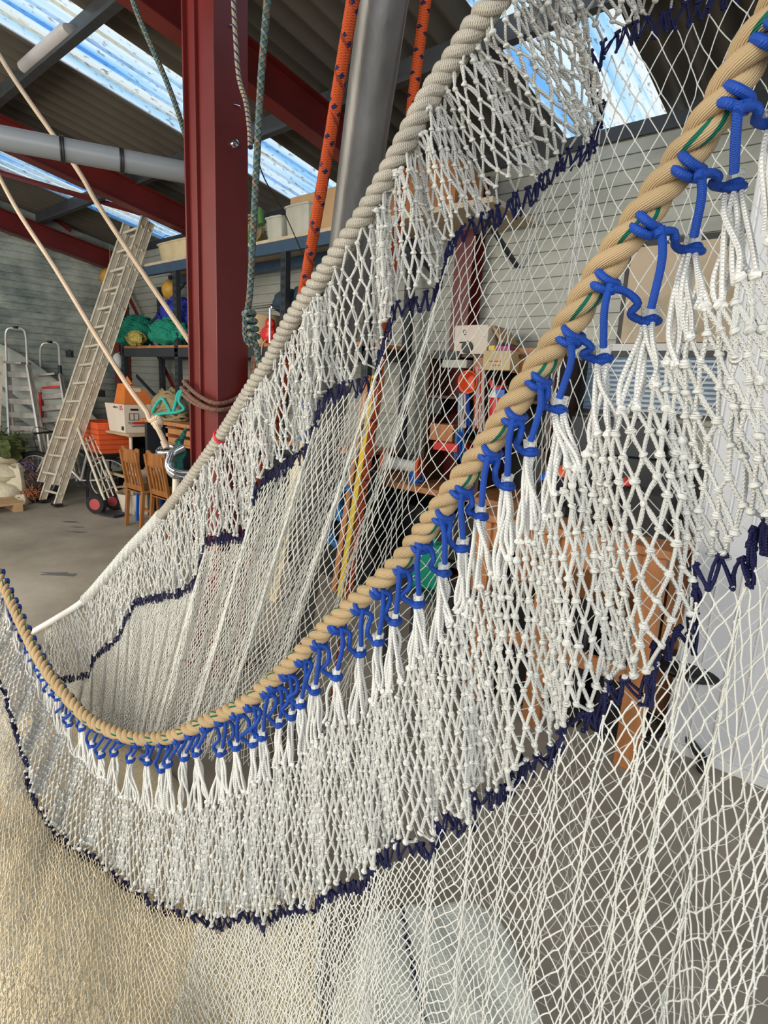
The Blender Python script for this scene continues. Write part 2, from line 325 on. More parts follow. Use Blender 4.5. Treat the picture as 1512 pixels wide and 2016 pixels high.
def skymat():
    m = bpy.data.materials.new('translucent_rooflight'); m.use_nodes = True; nt = m.node_tree; nt.nodes.clear(); L = nt.links
    o = _n(nt, 'ShaderNodeOutputMaterial'); tr = _n(nt, 'ShaderNodeBsdfTransparent'); tl = _n(nt, 'ShaderNodeBsdfTranslucent'); mx = _n(nt, 'ShaderNodeMixShader'); mx.inputs[0].default_value = .22
    tc = _n(nt, 'ShaderNodeTexCoord'); mp = _n(nt, 'ShaderNodeMapping'); mp.inputs['Scale'].default_value = (9, .35, 1); L.new(tc.outputs['Object'], mp.inputs[0])
    n1 = _n(nt, 'ShaderNodeTexNoise'); n1.inputs['Scale'].default_value = 1.0; n1.inputs['Detail'].default_value = 2; L.new(mp.outputs[0], n1.inputs[0])
    cr = _n(nt, 'ShaderNodeValToRGB'); e = cr.color_ramp.elements; e[0].position = .36; e[0].color = (.50, .74, .98, 1); e[1].position = .53; e[1].color = (.93, .97, 1, 1)
    e2 = e.new(.43); e2.color = (.72, .88, 1, 1); e3 = e.new(.72); e3.color = (.95, .91, .80, 1)
    L.new(n1.outputs['Fac'], cr.inputs[0])
    mp2 = _n(nt, 'ShaderNodeMapping'); mp2.inputs['Scale'].default_value = (14, 3, 1); L.new(tc.outputs['Object'], mp2.inputs[0])
    n2 = _n(nt, 'ShaderNodeTexNoise'); n2.inputs['Scale'].default_value = 5; n2.inputs['Detail'].default_value = 8; L.new(mp2.outputs[0], n2.inputs[0])
    c2 = _n(nt, 'ShaderNodeValToRGB'); d = c2.color_ramp.elements; d[0].position = .30; d[0].color = (.6, .56, .5, 1); d[1].position = .42; d[1].color = (1, 1, 1, 1); L.new(n2.outputs['Fac'], c2.inputs[0])
    mu = _n(nt, 'ShaderNodeMixRGB', blend_type='MULTIPLY'); mu.inputs[0].default_value = 1; L.new(cr.outputs[0], mu.inputs[1]); L.new(c2.outputs[0], mu.inputs[2])
    L.new(mu.outputs[0], tr.inputs[0]); L.new(mu.outputs[0], tl.inputs[0]); L.new(tr.outputs[0], mx.inputs[1]); L.new(tl.outputs[0], mx.inputs[2]); L.new(mx.outputs[0], o.inputs[0])
    return m
m_sky = skymat()
for i, (a, c) in enumerate(strips):
    o = corr(a-.03, c+.03, -2.0, BW+.28, dz=.012, th=.003).build('window_%d' % (i+1), m_sky); struct(o)
# purlins along X, rafters along Y
def purlin(y, name):
    z = roofz(y)-.03; b = MB(); b.bx(-9.9, 9, y-.004, y+.004, z-.17, z); b.bx(-9.9, 9, y-.065, y, z-.175, z-.165); b.bx(-9.9, 9, y, y+.06, z-.01, z); b.bx(-9.9, 9, y-.065, y-.059, z-.165, z-.145)
    struct(b.build(name, m_galv, smooth=False))
for i, y in enumerate((.68, 2.07, 3.46)): purlin(y, 'trim_%d' % (4+i))
def rafter(x, name, w=.14, h=.26):
    b = MB(); y0, y1 = -2, BW-.05
    for (dx, dz, ww, hh) in ((0, -.205, w, .012), (0, -.205-h, w, .012), (0, -.205-h/2, .012, h)):
        b.beam((x+dx, y0, roofz(y0)+dz), (x+dx, y1, roofz(y1)+dz), ww, hh)
    struct(b.build(name, m_red, smooth=False))
rafter(-6.75, 'trim_7'); rafter(-3.67, 'trim_8'); rafter(-9.74, 'trim_9'); rafter(-.6, 'trim_10')
def brace(a, c, name, r=.05):
    b = MB(); b.beam(a, c, r, .008); b.beam(np.array(a)+[0, 0, -r/2], np.array(c)+[0, 0, -r/2], .008, r); struct(b.build(name, m_red, smooth=False))
brace(P(-40, 325, 6.9), P(380, 446, 7.3), 'trim_11'); brace(P(-5, 340, 8.0), P(140, 452, 8.6), 'trim_12')
# eaves posts against the back wall
def post(x, name):
    b = MB(); b.bx(x-.09, x+.09, BW-.20, BW-.19, 0, 3.55); b.bx(x-.09, x+.09, BW-.03, BW-.02, 0, 3.55); b.bx(x-.005, x+.005, BW-.19, BW-.03, 0, 3.55); struct(b.build(name, m_red, smooth=False))
post(-9.62, 'trim_13'); post(-3.03, 'trim_14'); post(-6.6, 'trim_16')
brace((-9.4, 4.5, 3.1), (-7.1, 4.55, .6), 'trim_15')

# ---------------------------------------------------------------- red steel column
col = thing('steel_column', (-2.88, 1.92, 0), 'dark red steel column with a bolt, standing left of centre on the floor', 'column')
x0, x1, y0, y1 = -3.085, -2.795, 1.83, 2.03; H = roofz(1.92)-.2
b = MB(); b.bx(x1-.012, x1, y0, y1, 0, H); b.bx(x0, x0+.012, y0, y1, 0, H); b.bx(x0+.01, x1-.01, 1.855, 1.867, 0, H); b.bx(x0+.1, x0+.112, y0+.005, 1.86, 0, H); b.build('shaft', m_red, col, bevel=.002)
b = MB(); b.bx(x0-.06, x1+.06, y0-.06, y1+.06, 0, .014); b.build('base_plate', m_red, col, bevel=.002)
c = on(461, 283, 0, x1); b = MB(); b.lathe([(.024, 0), (.024, .004), (.017, .004), (.015, .022), (0.006, .024)], c, (1, 0, 0), 12); b.build('bolt', m_chrome, col)
for q in ((454, 52), (462, 208)):
    c = on(*q, 0, x1); b = MB(); b.tube([c, c+[.008, -.01, 0], c+[.01, .02, .004], c+[.004, .035, -.002]], .003, 6); b.build('hook', m_chrome, col)
# brown line wound round it
th = [(-.30, 0), (-.1, .015), (.1, .0), (.3, 0)]
def loop_around(z0, dip, r=.011, grow=.0):
    xs0, xs1, ys0, ys1 = x0-.02-grow, x1+.02+grow, y0-.02-grow, y1+.02+grow
    base = [(xs0, ys0), ((xs0+xs1)/2, ys0-.012), (xs1, ys0), (xs1+.012, (ys0+ys1)/2), (xs1, ys1), ((xs0+xs1)/2, ys1+.01), (xs0, ys1), (xs0-.01, (ys0+ys1)/2)]
    zz = [z0+.03, z0-dip*.5, z0-dip, z0-dip*.6, z0+.05, z0+.05, z0+.04, z0+.035]
    pts = [(p[0], p[1], z) for p, z in zip(base, zz)]; return spline(pts+[pts[0]], 60)[:-1]
b = MB()
for z0, dip, gr in ((1.70, .075, 0), (1.665, .075, .01), (1.625, .035, .004)): b.tube(loop_around(z0, dip, grow=gr), .0115, 8, closed=True)
for k in range(5):
    dx = .018*(k % 3); a = np.array([x1+.03+dx, y1+.02-.012*k, 1.66]); b.tube(spline([a, a+[.012, .01, .10], a+[.012, .02, .19+.01*k], a+[.03, .02, .20], a+[.035, .0, .12], a+[.02, -.01, .0], a+[.0, -.02, -.12-.03*k]], 30), .0115, 7)
tag(b.build('tied_line', c_brown), 'brown line with red flecks wound three times round the red steel column', 'rope')
# ================================================================ nets and ropes
def proj(wp):
    v = np.asarray(wp)-EYE; d = v@FW; return np.stack([756+FPX*(v@RT)/d, 1008-FPX*(v@UP)/d, d], -1)
class NB:
    "numpy mesh buffer of quads for thousands of short cords and knots"
    def __init__(s): s.v = []; s.q = []; s.uv = []; s.n = 0
    def raw(s, V, Q, UV): s.v.append(V); s.q.append(Q+s.n); s.uv.append(UV); s.n += len(V)
    def cords(s, A, B, r, n=5, rings=4, sag=.0, wig=.0):
        A = np.asarray(A, float); B = np.asarray(B, float); E = len(A)
        if E == 0: return
        r = np.broadcast_to(np.asarray(r, float), (E,)); d = B-A; Ln = np.linalg.norm(d, axis=1); T = d/(Ln[:, None]+1e-9)
        up = np.tile(np.array([.3, .2, .93]), (E, 1)); x = np.cross(T, up); x /= np.linalg.norm(x, axis=1)[:, None]+1e-9; y = np.cross(T, x)
        t = np.linspace(0, 1, rings); a = np.arange(n)*2*math.pi/n; w1 = rng.normal(0, 1, (E, 1)); w2 = rng.normal(0, 1, (E, 1))
        V = np.zeros((E, rings, n, 3)); bell = np.sin(t*math.pi)
        for i in range(rings):
            c = A+d*t[i]+bell[i]*(wig*Ln[:, None]*(w1*x+w2*y)); c[:, 2] -= bell[i]*sag*Ln
            V[:, i] = c[:, None, :]+r[:, None, None]*(np.cos(a)[None, :, None]*x[:, None, :]+np.sin(a)[None, :, None]*y[:, None, :])
        base = (np.arange(E)*rings*n)[:, None, None]; i = np.arange(rings-1)[None, :, None]; k = np.arange(n)[None, None, :]; k2 = (k+1) % n
        Q = np.stack(np.broadcast_arrays(base+i*n+k, base+i*n+k2, base+(i+1)*n+k2, base+(i+1)*n+k), -1).reshape(-1, 4)
        u0 = (Ln[:, None, None]*t[:-1][None, :, None]); u1 = (Ln[:, None, None]*t[1:][None, :, None]); va = (k/n)+0*u0; vb = ((k+1)/n)+0*u0; u0 = u0+0*va; u1 = u1+0*va
        UV = np.stack([np.stack([u0, va], -1), np.stack([u0, vb], -1), np.stack([u1, vb], -1), np.stack([u1, va], -1)], -2).reshape(-1, 4, 2)
        s.raw(V.reshape(-1, 3), Q, UV)
    def stamp(s, pts, TV, TQ, sc, tilt=.5):
        pts = np.asarray(pts, float); N = len(pts); sc = np.broadcast_to(np.asarray(sc, float), (N,)); a = rng.random(N)*6.28; t = rng.normal(0, tilt, N)
        ca, sa, ct, st = np.cos(a), np.sin(a), np.cos(t), np.sin(t); Rm = np.zeros((N, 3, 3))
        Rm[:, 0, 0] = ca*ct; Rm[:, 0, 1] = -sa; Rm[:, 0, 2] = ca*st; Rm[:, 1, 0] = sa*ct; Rm[:, 1, 1] = ca; Rm[:, 1, 2] = sa*st; Rm[:, 2, 0] = -st; Rm[:, 2, 2] = ct
        V = np.einsum('nij,kj->nki', Rm, TV)*sc[:, None, None]+pts[:, None, :]
        Q = (TQ[None]+(np.arange(N)*len(TV))[:, None, None]).reshape(-1, 4)
        UV = np.tile((TV[TQ][:, :, [2, 0]]*.006)[None], (N, 1, 1, 1)).reshape(-1, 4, 2)
        s.raw(V.reshape(-1, 3), Q, UV)
    def build(s, name, m, parent):
        V = np.concatenate(s.v)-ORG[parent.name]; Q = np.concatenate(s.q); UV = np.concatenate(s.uv)
        me = bpy.data.meshes.new(name); me.vertices.add(len(V)); me.vertices.foreach_set('co', V.astype(np.float32).ravel())
        me.loops.add(Q.size); me.loops.foreach_set('vertex_index', Q.astype(np.int32).ravel())
        me.polygons.add(len(Q)); me.polygons.foreach_set('loop_start', (np.arange(len(Q))*4).astype(np.int32)); me.polygons.foreach_set('loop_total', np.full(len(Q), 4, np.int32))
        me.polygons.foreach_set('use_smooth', np.ones(len(Q), bool))
        me.update(calc_edges=True); uvl = me.uv_layers.new(name='UVMap'); uvl.data.foreach_set('uv', UV.astype(np.float32).ravel()); me.materials.append(m)
        o = bpy.data.objects.new(name, me); C.objects.link(o); o.parent = parent; ORG[o.name] = ORG[parent.name]; return o
def template(full):
    m = MB(); m.ball((0, 0, 0), (1.0, 1.0, .95) if full else (1, 1, .8), n=8 if full else 6)
    if full:
        m.torus((0, 0, -.15), (0, .15, 1), .78, .48, n=10, k=5); m.torus((.1, 0, .35), (.6, .2, 1), .55, .42, n=9, k=5)
    return np.concatenate(m.v), np.array(m.f)
K_BIG = template(True); K_SM = template(False)

front_px = [(1960, -720, .47), (1800, -400, .50), (1700, -200, .52), (1600, -70, .56), (1512, 49, .60), (1467, 121, .62), (1406, 227, .65), (1337, 324, .69), (1264, 425, .73), (1183, 538, .78), (1124, 634, .82), (1073, 706, .86), (1018, 786, .90), (964, 870, .95),
            (909, 943, 1.0), (855, 1019, 1.05), (830, 1053, 1.09), (774, 1122, 1.16), (698, 1188, 1.26), (631, 1248, 1.36), (572, 1307, 1.45), (490, 1379, 1.58), (447, 1402, 1.66), (414, 1417, 1.72), (364, 1440, 1.82), (331, 1452, 1.90),
            (298, 1454, 1.97), (265, 1454, 2.03), (212, 1437, 2.14), (172, 1414, 2.24), (139, 1381, 2.33), (99, 1331, 2.45), (70, 1285, 2.55), (50, 1245, 2.63), (10, 1159, 2.8), (-30, 1075, 2.95), (-70, 990, 3.1)]
rear_px = [(1460, -760, .78), (1300, -510, .82), (1180, -300, .86), (1080, -150, .90), (985, -10, .96), (938, 48, 1.0), (895, 115, 1.04), (859, 168, 1.07), (818, 240, 1.09), (786, 302, 1.12), (732, 400, 1.18), (677, 484, 1.25), (619, 566, 1.35), (566, 644, 1.47), (535, 706, 1.58), (497, 762, 1.68), (443, 848, 1.9),
           (389, 924, 2.1), (347, 980, 2.3), (298, 1037, 2.55), (257, 1080, 2.7), (212, 1132, 2.85), (166, 1182, 3.0), (116, 1215, 3.1), (60, 1247, 3.2), (25, 1262, 3.26)]
RC, _ = spline([P(*q) for q in front_px], 0); RCp = proj(RC)
WC, _ = spline([P(*q) for q in rear_px], 0); WCp = proj(WC)
def rope_at(curve, cp, x, y=None):
    i = np.argmin(np.abs(cp[:, 0]-x)+(0 if y is None else np.abs(cp[:, 1]-y))); return curve[i], i
def laid_rope(curve, dia, lay, mats, name, parent, hand=1, n=12, strands=3, per=18, amp=1.0):
    s = np.r_[0, np.cumsum(np.linalg.norm(np.diff(curve, axis=0), axis=1))]; N = int(s[-1]/lay*per); t = np.linspace(0, s[-1], N)
    p = np.stack([np.interp(t, s, curve[:, k]) for k in range(3)], 1)
    ker = np.ones(5)/5; pp = np.pad(p, ((2, 2), (0, 0)), 'edge'); p[1:-1] = np.stack([np.convolve(pp[:, k], ker, 'valid') for k in range(3)], 1)[1:-1]
    T = np.gradient(p, axis=0); T /= np.linalg.norm(T, axis=1)[:, None]; x, _, _ = frame(T[0]); X = []; Y = []
    for i in range(N): x = x-T[i]*(x@T[i]); x /= np.linalg.norm(x); X.append(x.copy()); Y.append(np.cross(T[i], x))
    X = np.array(X); Y = np.array(Y); mb = MB(); R = dia/2
    for k in range(strands):
        ph = hand*2*math.pi*t/lay+2*math.pi*k/strands; c = p+R*.53*(np.cos(ph)[:, None]*X+np.sin(ph)[:, None]*Y)
        mb.tube(c, R*.49, n, mi=min(k, len(mats)-1))
    mb.tube(p, R*.3, 6, mi=min(1, len(mats)-1))
    return mb.build(name, mats, parent)
def sample(arr, m, q):
    return np.stack([np.interp(q, m, arr[:, k]) for k in range(3)], -1)
def smooth_(a, w):
    if w < 2: return a
    k = np.hanning(w+2)[1:-1]; k /= k.sum(); h = w//2; out = a.copy(); pp = np.pad(a, ((h, h), (0, 0)), 'edge')
    for c in range(3): out[:, c] = np.convolve(pp[:, c], k, 'valid')[:len(a)]
    return out
def densify(stations, n=12, w=(1, 1, 1)):
    "stations: list of tuples of world points -> dense arrays per rail, metres along the middle rail"
    res = []; k = len(stations[0]); N = (len(stations)-1)*n+1; t = np.arange(N)/n
    for j in range(k):
        a = np.array([s[j] for s in stations]); d = np.stack([np.interp(t, np.arange(len(a)), a[:, c]) for c in range(3)], 1); res.append(smooth_(d, w[j]))
    return res
def place_cols(mid, m, sp_fn):
    "columns so that neighbours are sp_fn(photo x) pixels apart"
    pp = proj(mid); x = pp[:, 0]; dep = pp[:, 2]; loc = np.array([sp_fn(v) for v in x])*dep/FPX
    dens = np.r_[0, np.cumsum(np.diff(m)/((loc[1:]+loc[:-1])/2))]; n = int(dens[-1]); return np.interp(np.arange(n)+.0, dens, m)
def make_net(parent, name, m, railA, railB, mm, cols, rows, r, knot, warp, fold, jit, n=5, rings=4, big=False, grow=(1, 1), wig=.02, foldL=.11, mid=None, phase=0, curve=0.0):
    nb = NB(); ncol = len(cols); nr = len(rows); nodes = np.zeros((nr, ncol, 3)); cols = np.asarray(cols); half = np.gradient(cols)/2
    for i, v in enumerate(rows):
        q = cols+(half if i % 2 else 0); g = grow[0]+(grow[1]-grow[0])*v
        ph = 2*math.pi*q/foldL+1.2*np.sin(q*3.1+phase)+phase; qq = q+g*warp*np.sin(ph+.5*v)
        A = sample(railA, mm, qq); B = sample(railB, mm, qq); p = A*(1-v)+B*v
        p[:, 2] -= curve*math.sin(math.pi*v)
        look = EYE-p; look[:, 2] = 0; look /= np.linalg.norm(look, axis=1)[:, None]
        p = p+look*(g*fold*np.cos(ph+.5*v))[:, None]+rng.normal(0, jit, p.shape)
        nodes[i] = p
    A = []; B = []
    for i in range(nr-1):
        a = nodes[i]; c = nodes[i+1]; A.append(a); B.append(c)
        if i % 2 == 0: A.append(a[1:]); B.append(c[:-1])
        else: A.append(a[:-1]); B.append(c[1:])
    A = np.concatenate(A); B = np.concatenate(B); d = B-A; L = np.linalg.norm(d, axis=1)[:, None]
    nb.cords(A, B, r, n=n, rings=rings, wig=wig)
    if big: nb.cords(A+d/L*r*1.0+rng.normal(0, r*.5, A.shape), B-d/L*r, r*.8, n=n, rings=rings, wig=wig)
    kp = nodes.reshape(-1, 3); T = K_BIG if big else K_SM; nb.stamp(kp, T[0], T[1], knot*(.9+.25*rng.random(len(kp))))
    return nodes, nb.build(name, m, parent)
def make_panel(parent, name, m, railK, railS, mm, cols, dz, r, knot, warp, fold, jit, wig, foldL, phase, n=8):
    "mesh with level rows, cut off above by one rail and below by the other"
    nb = NB(); cols = np.asarray(cols); nc = len(cols); half = np.gradient(cols)/2; z0 = railK[:, 2].max()+dz; LEN = np.linalg.norm(railK-railS, axis=1); R_ = int((z0-(railK[:, 2]-LEN).min())/dz)+2
    N = np.full((R_, nc, 3), np.nan)
    for i in range(R_):
        z = z0-i*dz; q = cols+(half if i % 2 else 0); ph = 2*math.pi*q/foldL+1.2*np.sin(q*3.1+phase)+phase
        K = sample(railK, mm, q); S = sample(railS, mm, q); v = (K[:, 2]-z)/np.maximum(np.linalg.norm(K-S, axis=1), .03); ok = (v >= 0) & (v <= 1.0)
        g = .5+.6*np.clip(v, 0, 1); qq = q+g*warp*np.sin(ph+.5*v); A = sample(railK, mm, qq); B = sample(railS, mm, qq); vc = np.clip(v, 0, 1)[:, None]; p = A*(1-vc)+B*vc
        p[:, 2] += .004*np.sin(q*40+i*.4)
        look = EYE-p; look[:, 2] = 0; look /= np.linalg.norm(look, axis=1)[:, None]; p = p+look*(g*fold*np.cos(ph+.5*v))[:, None]+rng.normal(0, jit, p.shape)
        N[i][ok] = p[ok]
    val = ~np.isnan(N[:, :, 0]); A = []; B = []; hasup = np.zeros_like(val); hasdn = np.zeros_like(val)
    def link(i, a, b):
        mk = val[i, a] & val[i+1, b]; A.append(N[i, a][mk]); B.append(N[i+1, b][mk]); hasdn[i, a] |= mk; hasup[i+1, b] |= mk
    for i in range(R_-1):
        link(i, slice(0, nc), slice(0, nc))
        if i % 2 == 0: link(i, slice(1, nc), slice(0, nc-1))
        else: link(i, slice(0, nc-1), slice(1, nc))
    A = np.concatenate(A); B = np.concatenate(B); d = B-A; L = np.linalg.norm(d, axis=1)[:, None]
    nb.cords(A, B, r, n=n, rings=5, wig=wig); nb.cords(A+d/L*r+rng.normal(0, r*.5, A.shape), B-d/L*r, r*.8, n=n-1, rings=4, wig=wig)
    kp = N[val]; nb.stamp(kp, K_BIG[0], K_BIG[1], knot*(.88+.3*rng.random(len(kp))))
    ti, tj = np.where(val & ~hasup); bi, bj = np.where(val & ~hasdn)
    o = np.argsort(tj+.5*(ti % 2)); top = N[ti, tj][o]; ob = np.argsort(bj+.5*(bi % 2)+.001*bi); bot = N[bi, bj][ob]; bq = (cols[bj]+half[bj]*(bi % 2))[ob]
    return top, bot, bq, nb.build(name, m, parent)
def stitching(parent, top, low, r, name='seam_stitching'):
    "navy cord laced zigzag between the last row of one mesh and the first of the next"
    nb = NB(); A = []; B = []; n = min(len(top), len(low))
    for off in (0, 1):
        o = rng.normal(0, r*1.2, (n, 3)); t = top[:n]+o; l = low[:n]+o[::-1]; A += [t, l[:-1]]; B += [l, t[1:]]
    A = np.concatenate(A); B = np.concatenate(B); ok = np.linalg.norm(B-A, axis=1) < .09; nb.cords(A[ok], B[ok], r, n=6, rings=4, wig=.05)
    e = np.gradient(top, axis=0)*.28; le = np.linalg.norm(e, axis=1)[:, None]; e = e/le*np.minimum(le, .007); nb.cords(top-e, top+e, r*1.7, n=6, rings=3); nb.stamp(low, K_SM[0], K_SM[1], r*2.0)
    nb.stamp(top, K_SM[0], K_SM[1], r*2.1)
    return nb.build(name, c_navy, parent)

# ---------------------------------------------------------------- rear net, hung from the pale rope
rear = thing('hanging_net', P(620, 566, 1.35), 'white trawl net behind, hanging in long folds from the pale grey-white rope', 'fishing net', 'trawl nets')
rear['group'] = 'trawl nets'
ropeC = WC[np.where(WCp[:, 0] > 318)[0]]
laid_rope(ropeC, .045, .078, [c_pale], 'edge_rope', rear, hand=1, n=10)
tail = WC[np.where(WCp[:, 0] < 322)[0]]
MB().tube(tail[::3], .018, 12).build('rope_sheath', m_white, rear)
wh = tail[np.where((proj(tail)[:, 0] > 165))[0]]; s_ = np.r_[0, np.cumsum(np.linalg.norm(np.diff(wh, axis=0), axis=1))]; t_ = np.arange(0, s_[-1], .0022)
cc = np.stack([np.interp(t_, s_, wh[:, k]) for k in range(3)], 1); tx, ty, td = frame(wh[-1]-wh[0]); ph = t_/.016*2*math.pi
MB().tube(cc+.0215*(np.cos(ph)[:, None]*tx+np.sin(ph)[:, None]*ty), .0075, 6).build('whipping', c_white, rear)
a_, i_ = rope_at(WC, WCp, 437); dd = WC[i_+2]-WC[i_-2]
mb = MB(); [mb.torus(a_+dd/np.linalg.norm(dd)*q, dd, .0245, .0028, 20, 6) for q in (-.004, .0, .004)]; o = mb.build('whipping', mat('red_twine', (.55, .02, .02), .6), rear); o['label'] = 'red twine marker'
# stations: rope photo x, seam point, bottom point
RS = [(1440, (1760, -160, 1.0), (1760, 2100, 1.40)), (1340, (1500, -60, 1.02), (1500, 2080, 1.45)), (1260, (1360, 5, 1.05), (1290, 2040, 1.5)), (1185, (1230, 50, 1.08), (1130, 2000, 1.55)), (1130, (1170, 95, 1.12), (1050, 1960, 1.58)),
      (1090, (1160, 150, 1.15), (980, 1900, 1.6)), (1060, (1190, 210, 1.17), (910, 1800, 1.62)), (1020, (1165, 280, 1.16), (850, 1680, 1.64)), (965, (1105, 300, 1.15), (790, 1550, 1.64)), (925, (1050, 370, 1.15), (700, 1550, 1.7)), (880, (985, 405, 1.16), (650, 1530, 1.76)), (840, (893, 452, 1.17), (600, 1520, 1.83)),
      (800, (862, 568, 1.22), (545, 1500, 1.92)), (765, (772, 602, 1.23), (510, 1490, 1.96)), (735, (738, 742, 1.33), (465, 1480, 2.02)), (660, (687, 752, 1.36), (450, 1480, 2.05)), (625, (636, 770, 1.40), (425, 1480, 2.12)), (600, (602, 880, 1.52), (400, 1475, 2.2)),
      (530, (552, 912, 1.6), (385, 1475, 2.25)), (505, (506, 947, 1.67), (370, 1475, 2.32)), (487, (490, 1045, 1.85), (345, 1470, 2.4)), (440, (450, 1050, 1.95), (330, 1468, 2.44)), (410, (405, 1056, 2.05), (310, 1465, 2.5)), (385, (385, 1140, 2.2), (290, 1462, 2.56)), (345, (350, 1162, 2.32), (275, 1460, 2.6)),
      (290, (300, 1172, 2.5), (262, 1455, 2.64)), (262, (265, 1180, 2.6), (250, 1450, 2.68)), (232, (230, 1252, 2.72), (205, 1440, 2.75)), (195, (182, 1290, 2.82), (175, 1430, 2.8)), (160, (178, 1322, 2.86), (150, 1415, 2.86)), (116, (112, 1335, 2.95), (110, 1400, 2.9)), (80, (75, 1310, 3.0), (60, 1380, 2.95))]
st = []
for rx, s, bq in RS:
    T = rope_at(WC, WCp, rx)[0]-np.array([0, 0, .018]); st.append((T, P(*s), P(*bq)))
T_, S_, B_ = densify(st, 12, (9, 3, 25)); m_ = np.r_[0, np.cumsum(np.linalg.norm(np.diff(S_, axis=0), axis=1))]
cols = place_cols(S_, m_, lambda x: np.interp(x, [100, 400, 770, 1100, 1400, 1700], [7, 9, 14, 18, 22, 28]))
rtop, rbot, rbq, _o = make_panel(rear, 'coarse_mesh', c_white, T_, S_, m_, cols, .031, .0023, .0048, .012, .03, .0032, .05, .13, 0, n=7)
nb = NB(); du = np.abs(WC[None, ::4, :]-rtop[:, None, :]).sum(-1); nr_ = WC[::4][du.argmin(1)]; nb.cords(rtop, nr_-[0, 0, .012], .0024, n=6, rings=5, wig=.06); nb.cords(rtop+rng.normal(0, .003, rtop.shape), nr_+rng.normal(0, .006, nr_.shape)-[0, 0, .012], .0022, n=6, rings=5, wig=.06)
nb.stamp(nr_*.8+rtop*.2, K_BIG[0], K_BIG[1], .0052); nb.build('lashing', c_white, rear)['kind'] = 'stuff'
fcols = place_cols(S_, m_, lambda x: np.interp(x, [100, 400, 700, 1000, 1300, 1700], [5, 7, 12, 27, 37, 44]))
S2 = S_.copy(); S2[:, 2] -= .028; S2[:, :2] += (EYE-S_)[:, :2]*-.006
rv = np.linspace(0, 1, 60)**1.05
nfine, _o = make_net(rear, 'fine_mesh', c_fine, S2, B_, m_, fcols, rv, .00115, .0023, .017, .04, .0012, n=4, rings=3, grow=(.35, 1.5), wig=.03, foldL=.15, phase=1.0, curve=.02)
qs = np.arange(.01, m_[-1]-.03, .020); stp = sample(S_, m_, qs)+rng.normal(0, .003, (len(qs), 3)); low = sample(S_, m_, qs+.010)-[0, 0, .034]+rng.normal(0, .003, (len(qs), 3))
stitching(rear, stp, low, .0020)
nb = NB(); nn_ = stp[np.linalg.norm(stp[None]-rbot[:, None], axis=2).argmin(1)]; ok = np.linalg.norm(nn_-rbot, axis=1) < .08; nb.cords(rbot[ok], nn_[ok], .0023, n=6); nb.build('mesh_hem', c_white, rear)['kind'] = 'stuff'
# a fold of the same mesh hanging further back
S3 = S2.copy(); B3 = B_.copy(); away = (S_-EYE); away[:, 2] = 0; away /= np.linalg.norm(away, axis=1)[:, None]; S3 += away*.05; B3 += away*.22; S3[:, 2] -= .05; B3[:, 2] = np.maximum(B3[:, 2], .02)
s0 = int(len(S3)*.44); s1 = int(len(S3)*.93)
fc = place_cols(S3[s0:s1], m_[s0:s1]-m_[s0], lambda x: np.interp(x, [100, 400, 700, 1000], [6, 8, 13, 22]))
make_net(rear, 'back_fold', c_fine, S3[s0:s1], B3[s0:s1], m_[s0:s1]-m_[s0], fc, np.linspace(0, 1, 54), .00105, .0020, .02, .03, .0015, n=4, rings=3, grow=(.5, 1.4), wig=.03, foldL=.19, phase=3.4, curve=.02)

# ---------------------------------------------------------------- front net, hung from the beige rope
front = thing('hanging_net', P(700, 1190, 1.26), 'white trawl net in front, hanging by blue ties from the thick twisted beige rope', 'fishing net', 'trawl nets')
laid_rope(RC, .046, .112, [c_beigeg, c_beige], 'head_rope', front, hand=1, n=14)
FS = [(1690, (1750, 860, .56), 0), (1600, (1620, 1000, .6), 0), (1512, (1545, 1075, .65), 0), (1450, (1490, 1010, .69), 0), (1430, (1478, 1100, .70), 0), (1385, (1382, 1112, .73), 0), (1360, (1362, 1200, .75), 0), (1330, (1345, 1240, .76), 0), (1295, (1300, 1262, .77), 0), (1270, (1275, 1335, .79), 0), (1205, (1200, 1342, .82), 0),
      (1180, (1185, 1400, .84), 0), (1130, (1120, 1400, .86), 0), (1095, (1095, 1462, .89), 0), (1015, (1012, 1500, .95), 0), (990, (1000, 1550, .97), 0), (940, (935, 1560, 1.02), 0), (905, (925, 1610, 1.04), 0), (870, (865, 1602, 1.08), 0), (830, (850, 1650, 1.1), 0), (800, (800, 1655, 1.14), 0), (745, (745, 1685, 1.21), 0), (700, (715, 1730, 1.25), 0),
      (640, (640, 1745, 1.34), 0), (620, (625, 1775, 1.36), 0), (560, (560, 1780, 1.44), 0), (530, (520, 1805, 1.48), 0), (490, (480, 1790, 1.54), 0), (440, (430, 1812, 1.58), 0), (380, (372, 1795, 1.64), (330, 2260, 1.15)), (310, (300, 1775, 1.70), (235, 2240, 1.13)), (265, (245, 1735, 1.77), (170, 2220, 1.12)), (225, (200, 1695, 1.83), (110, 2180, 1.12)),
      (165, (112, 1645, 1.92), (0, 2100, 1.15)), (120, (62, 1560, 2.05), (-110, 1980, 1.3)), (75, (38, 1460, 2.22), (-190, 1820, 1.55)), (40, (5, 1350, 2.45), (-240, 1620, 1.95)), (0, (-40, 1255, 2.62), (-290, 1450, 2.3)), (-50, (-90, 1180, 2.75), (-330, 1380, 2.45))]
st = []
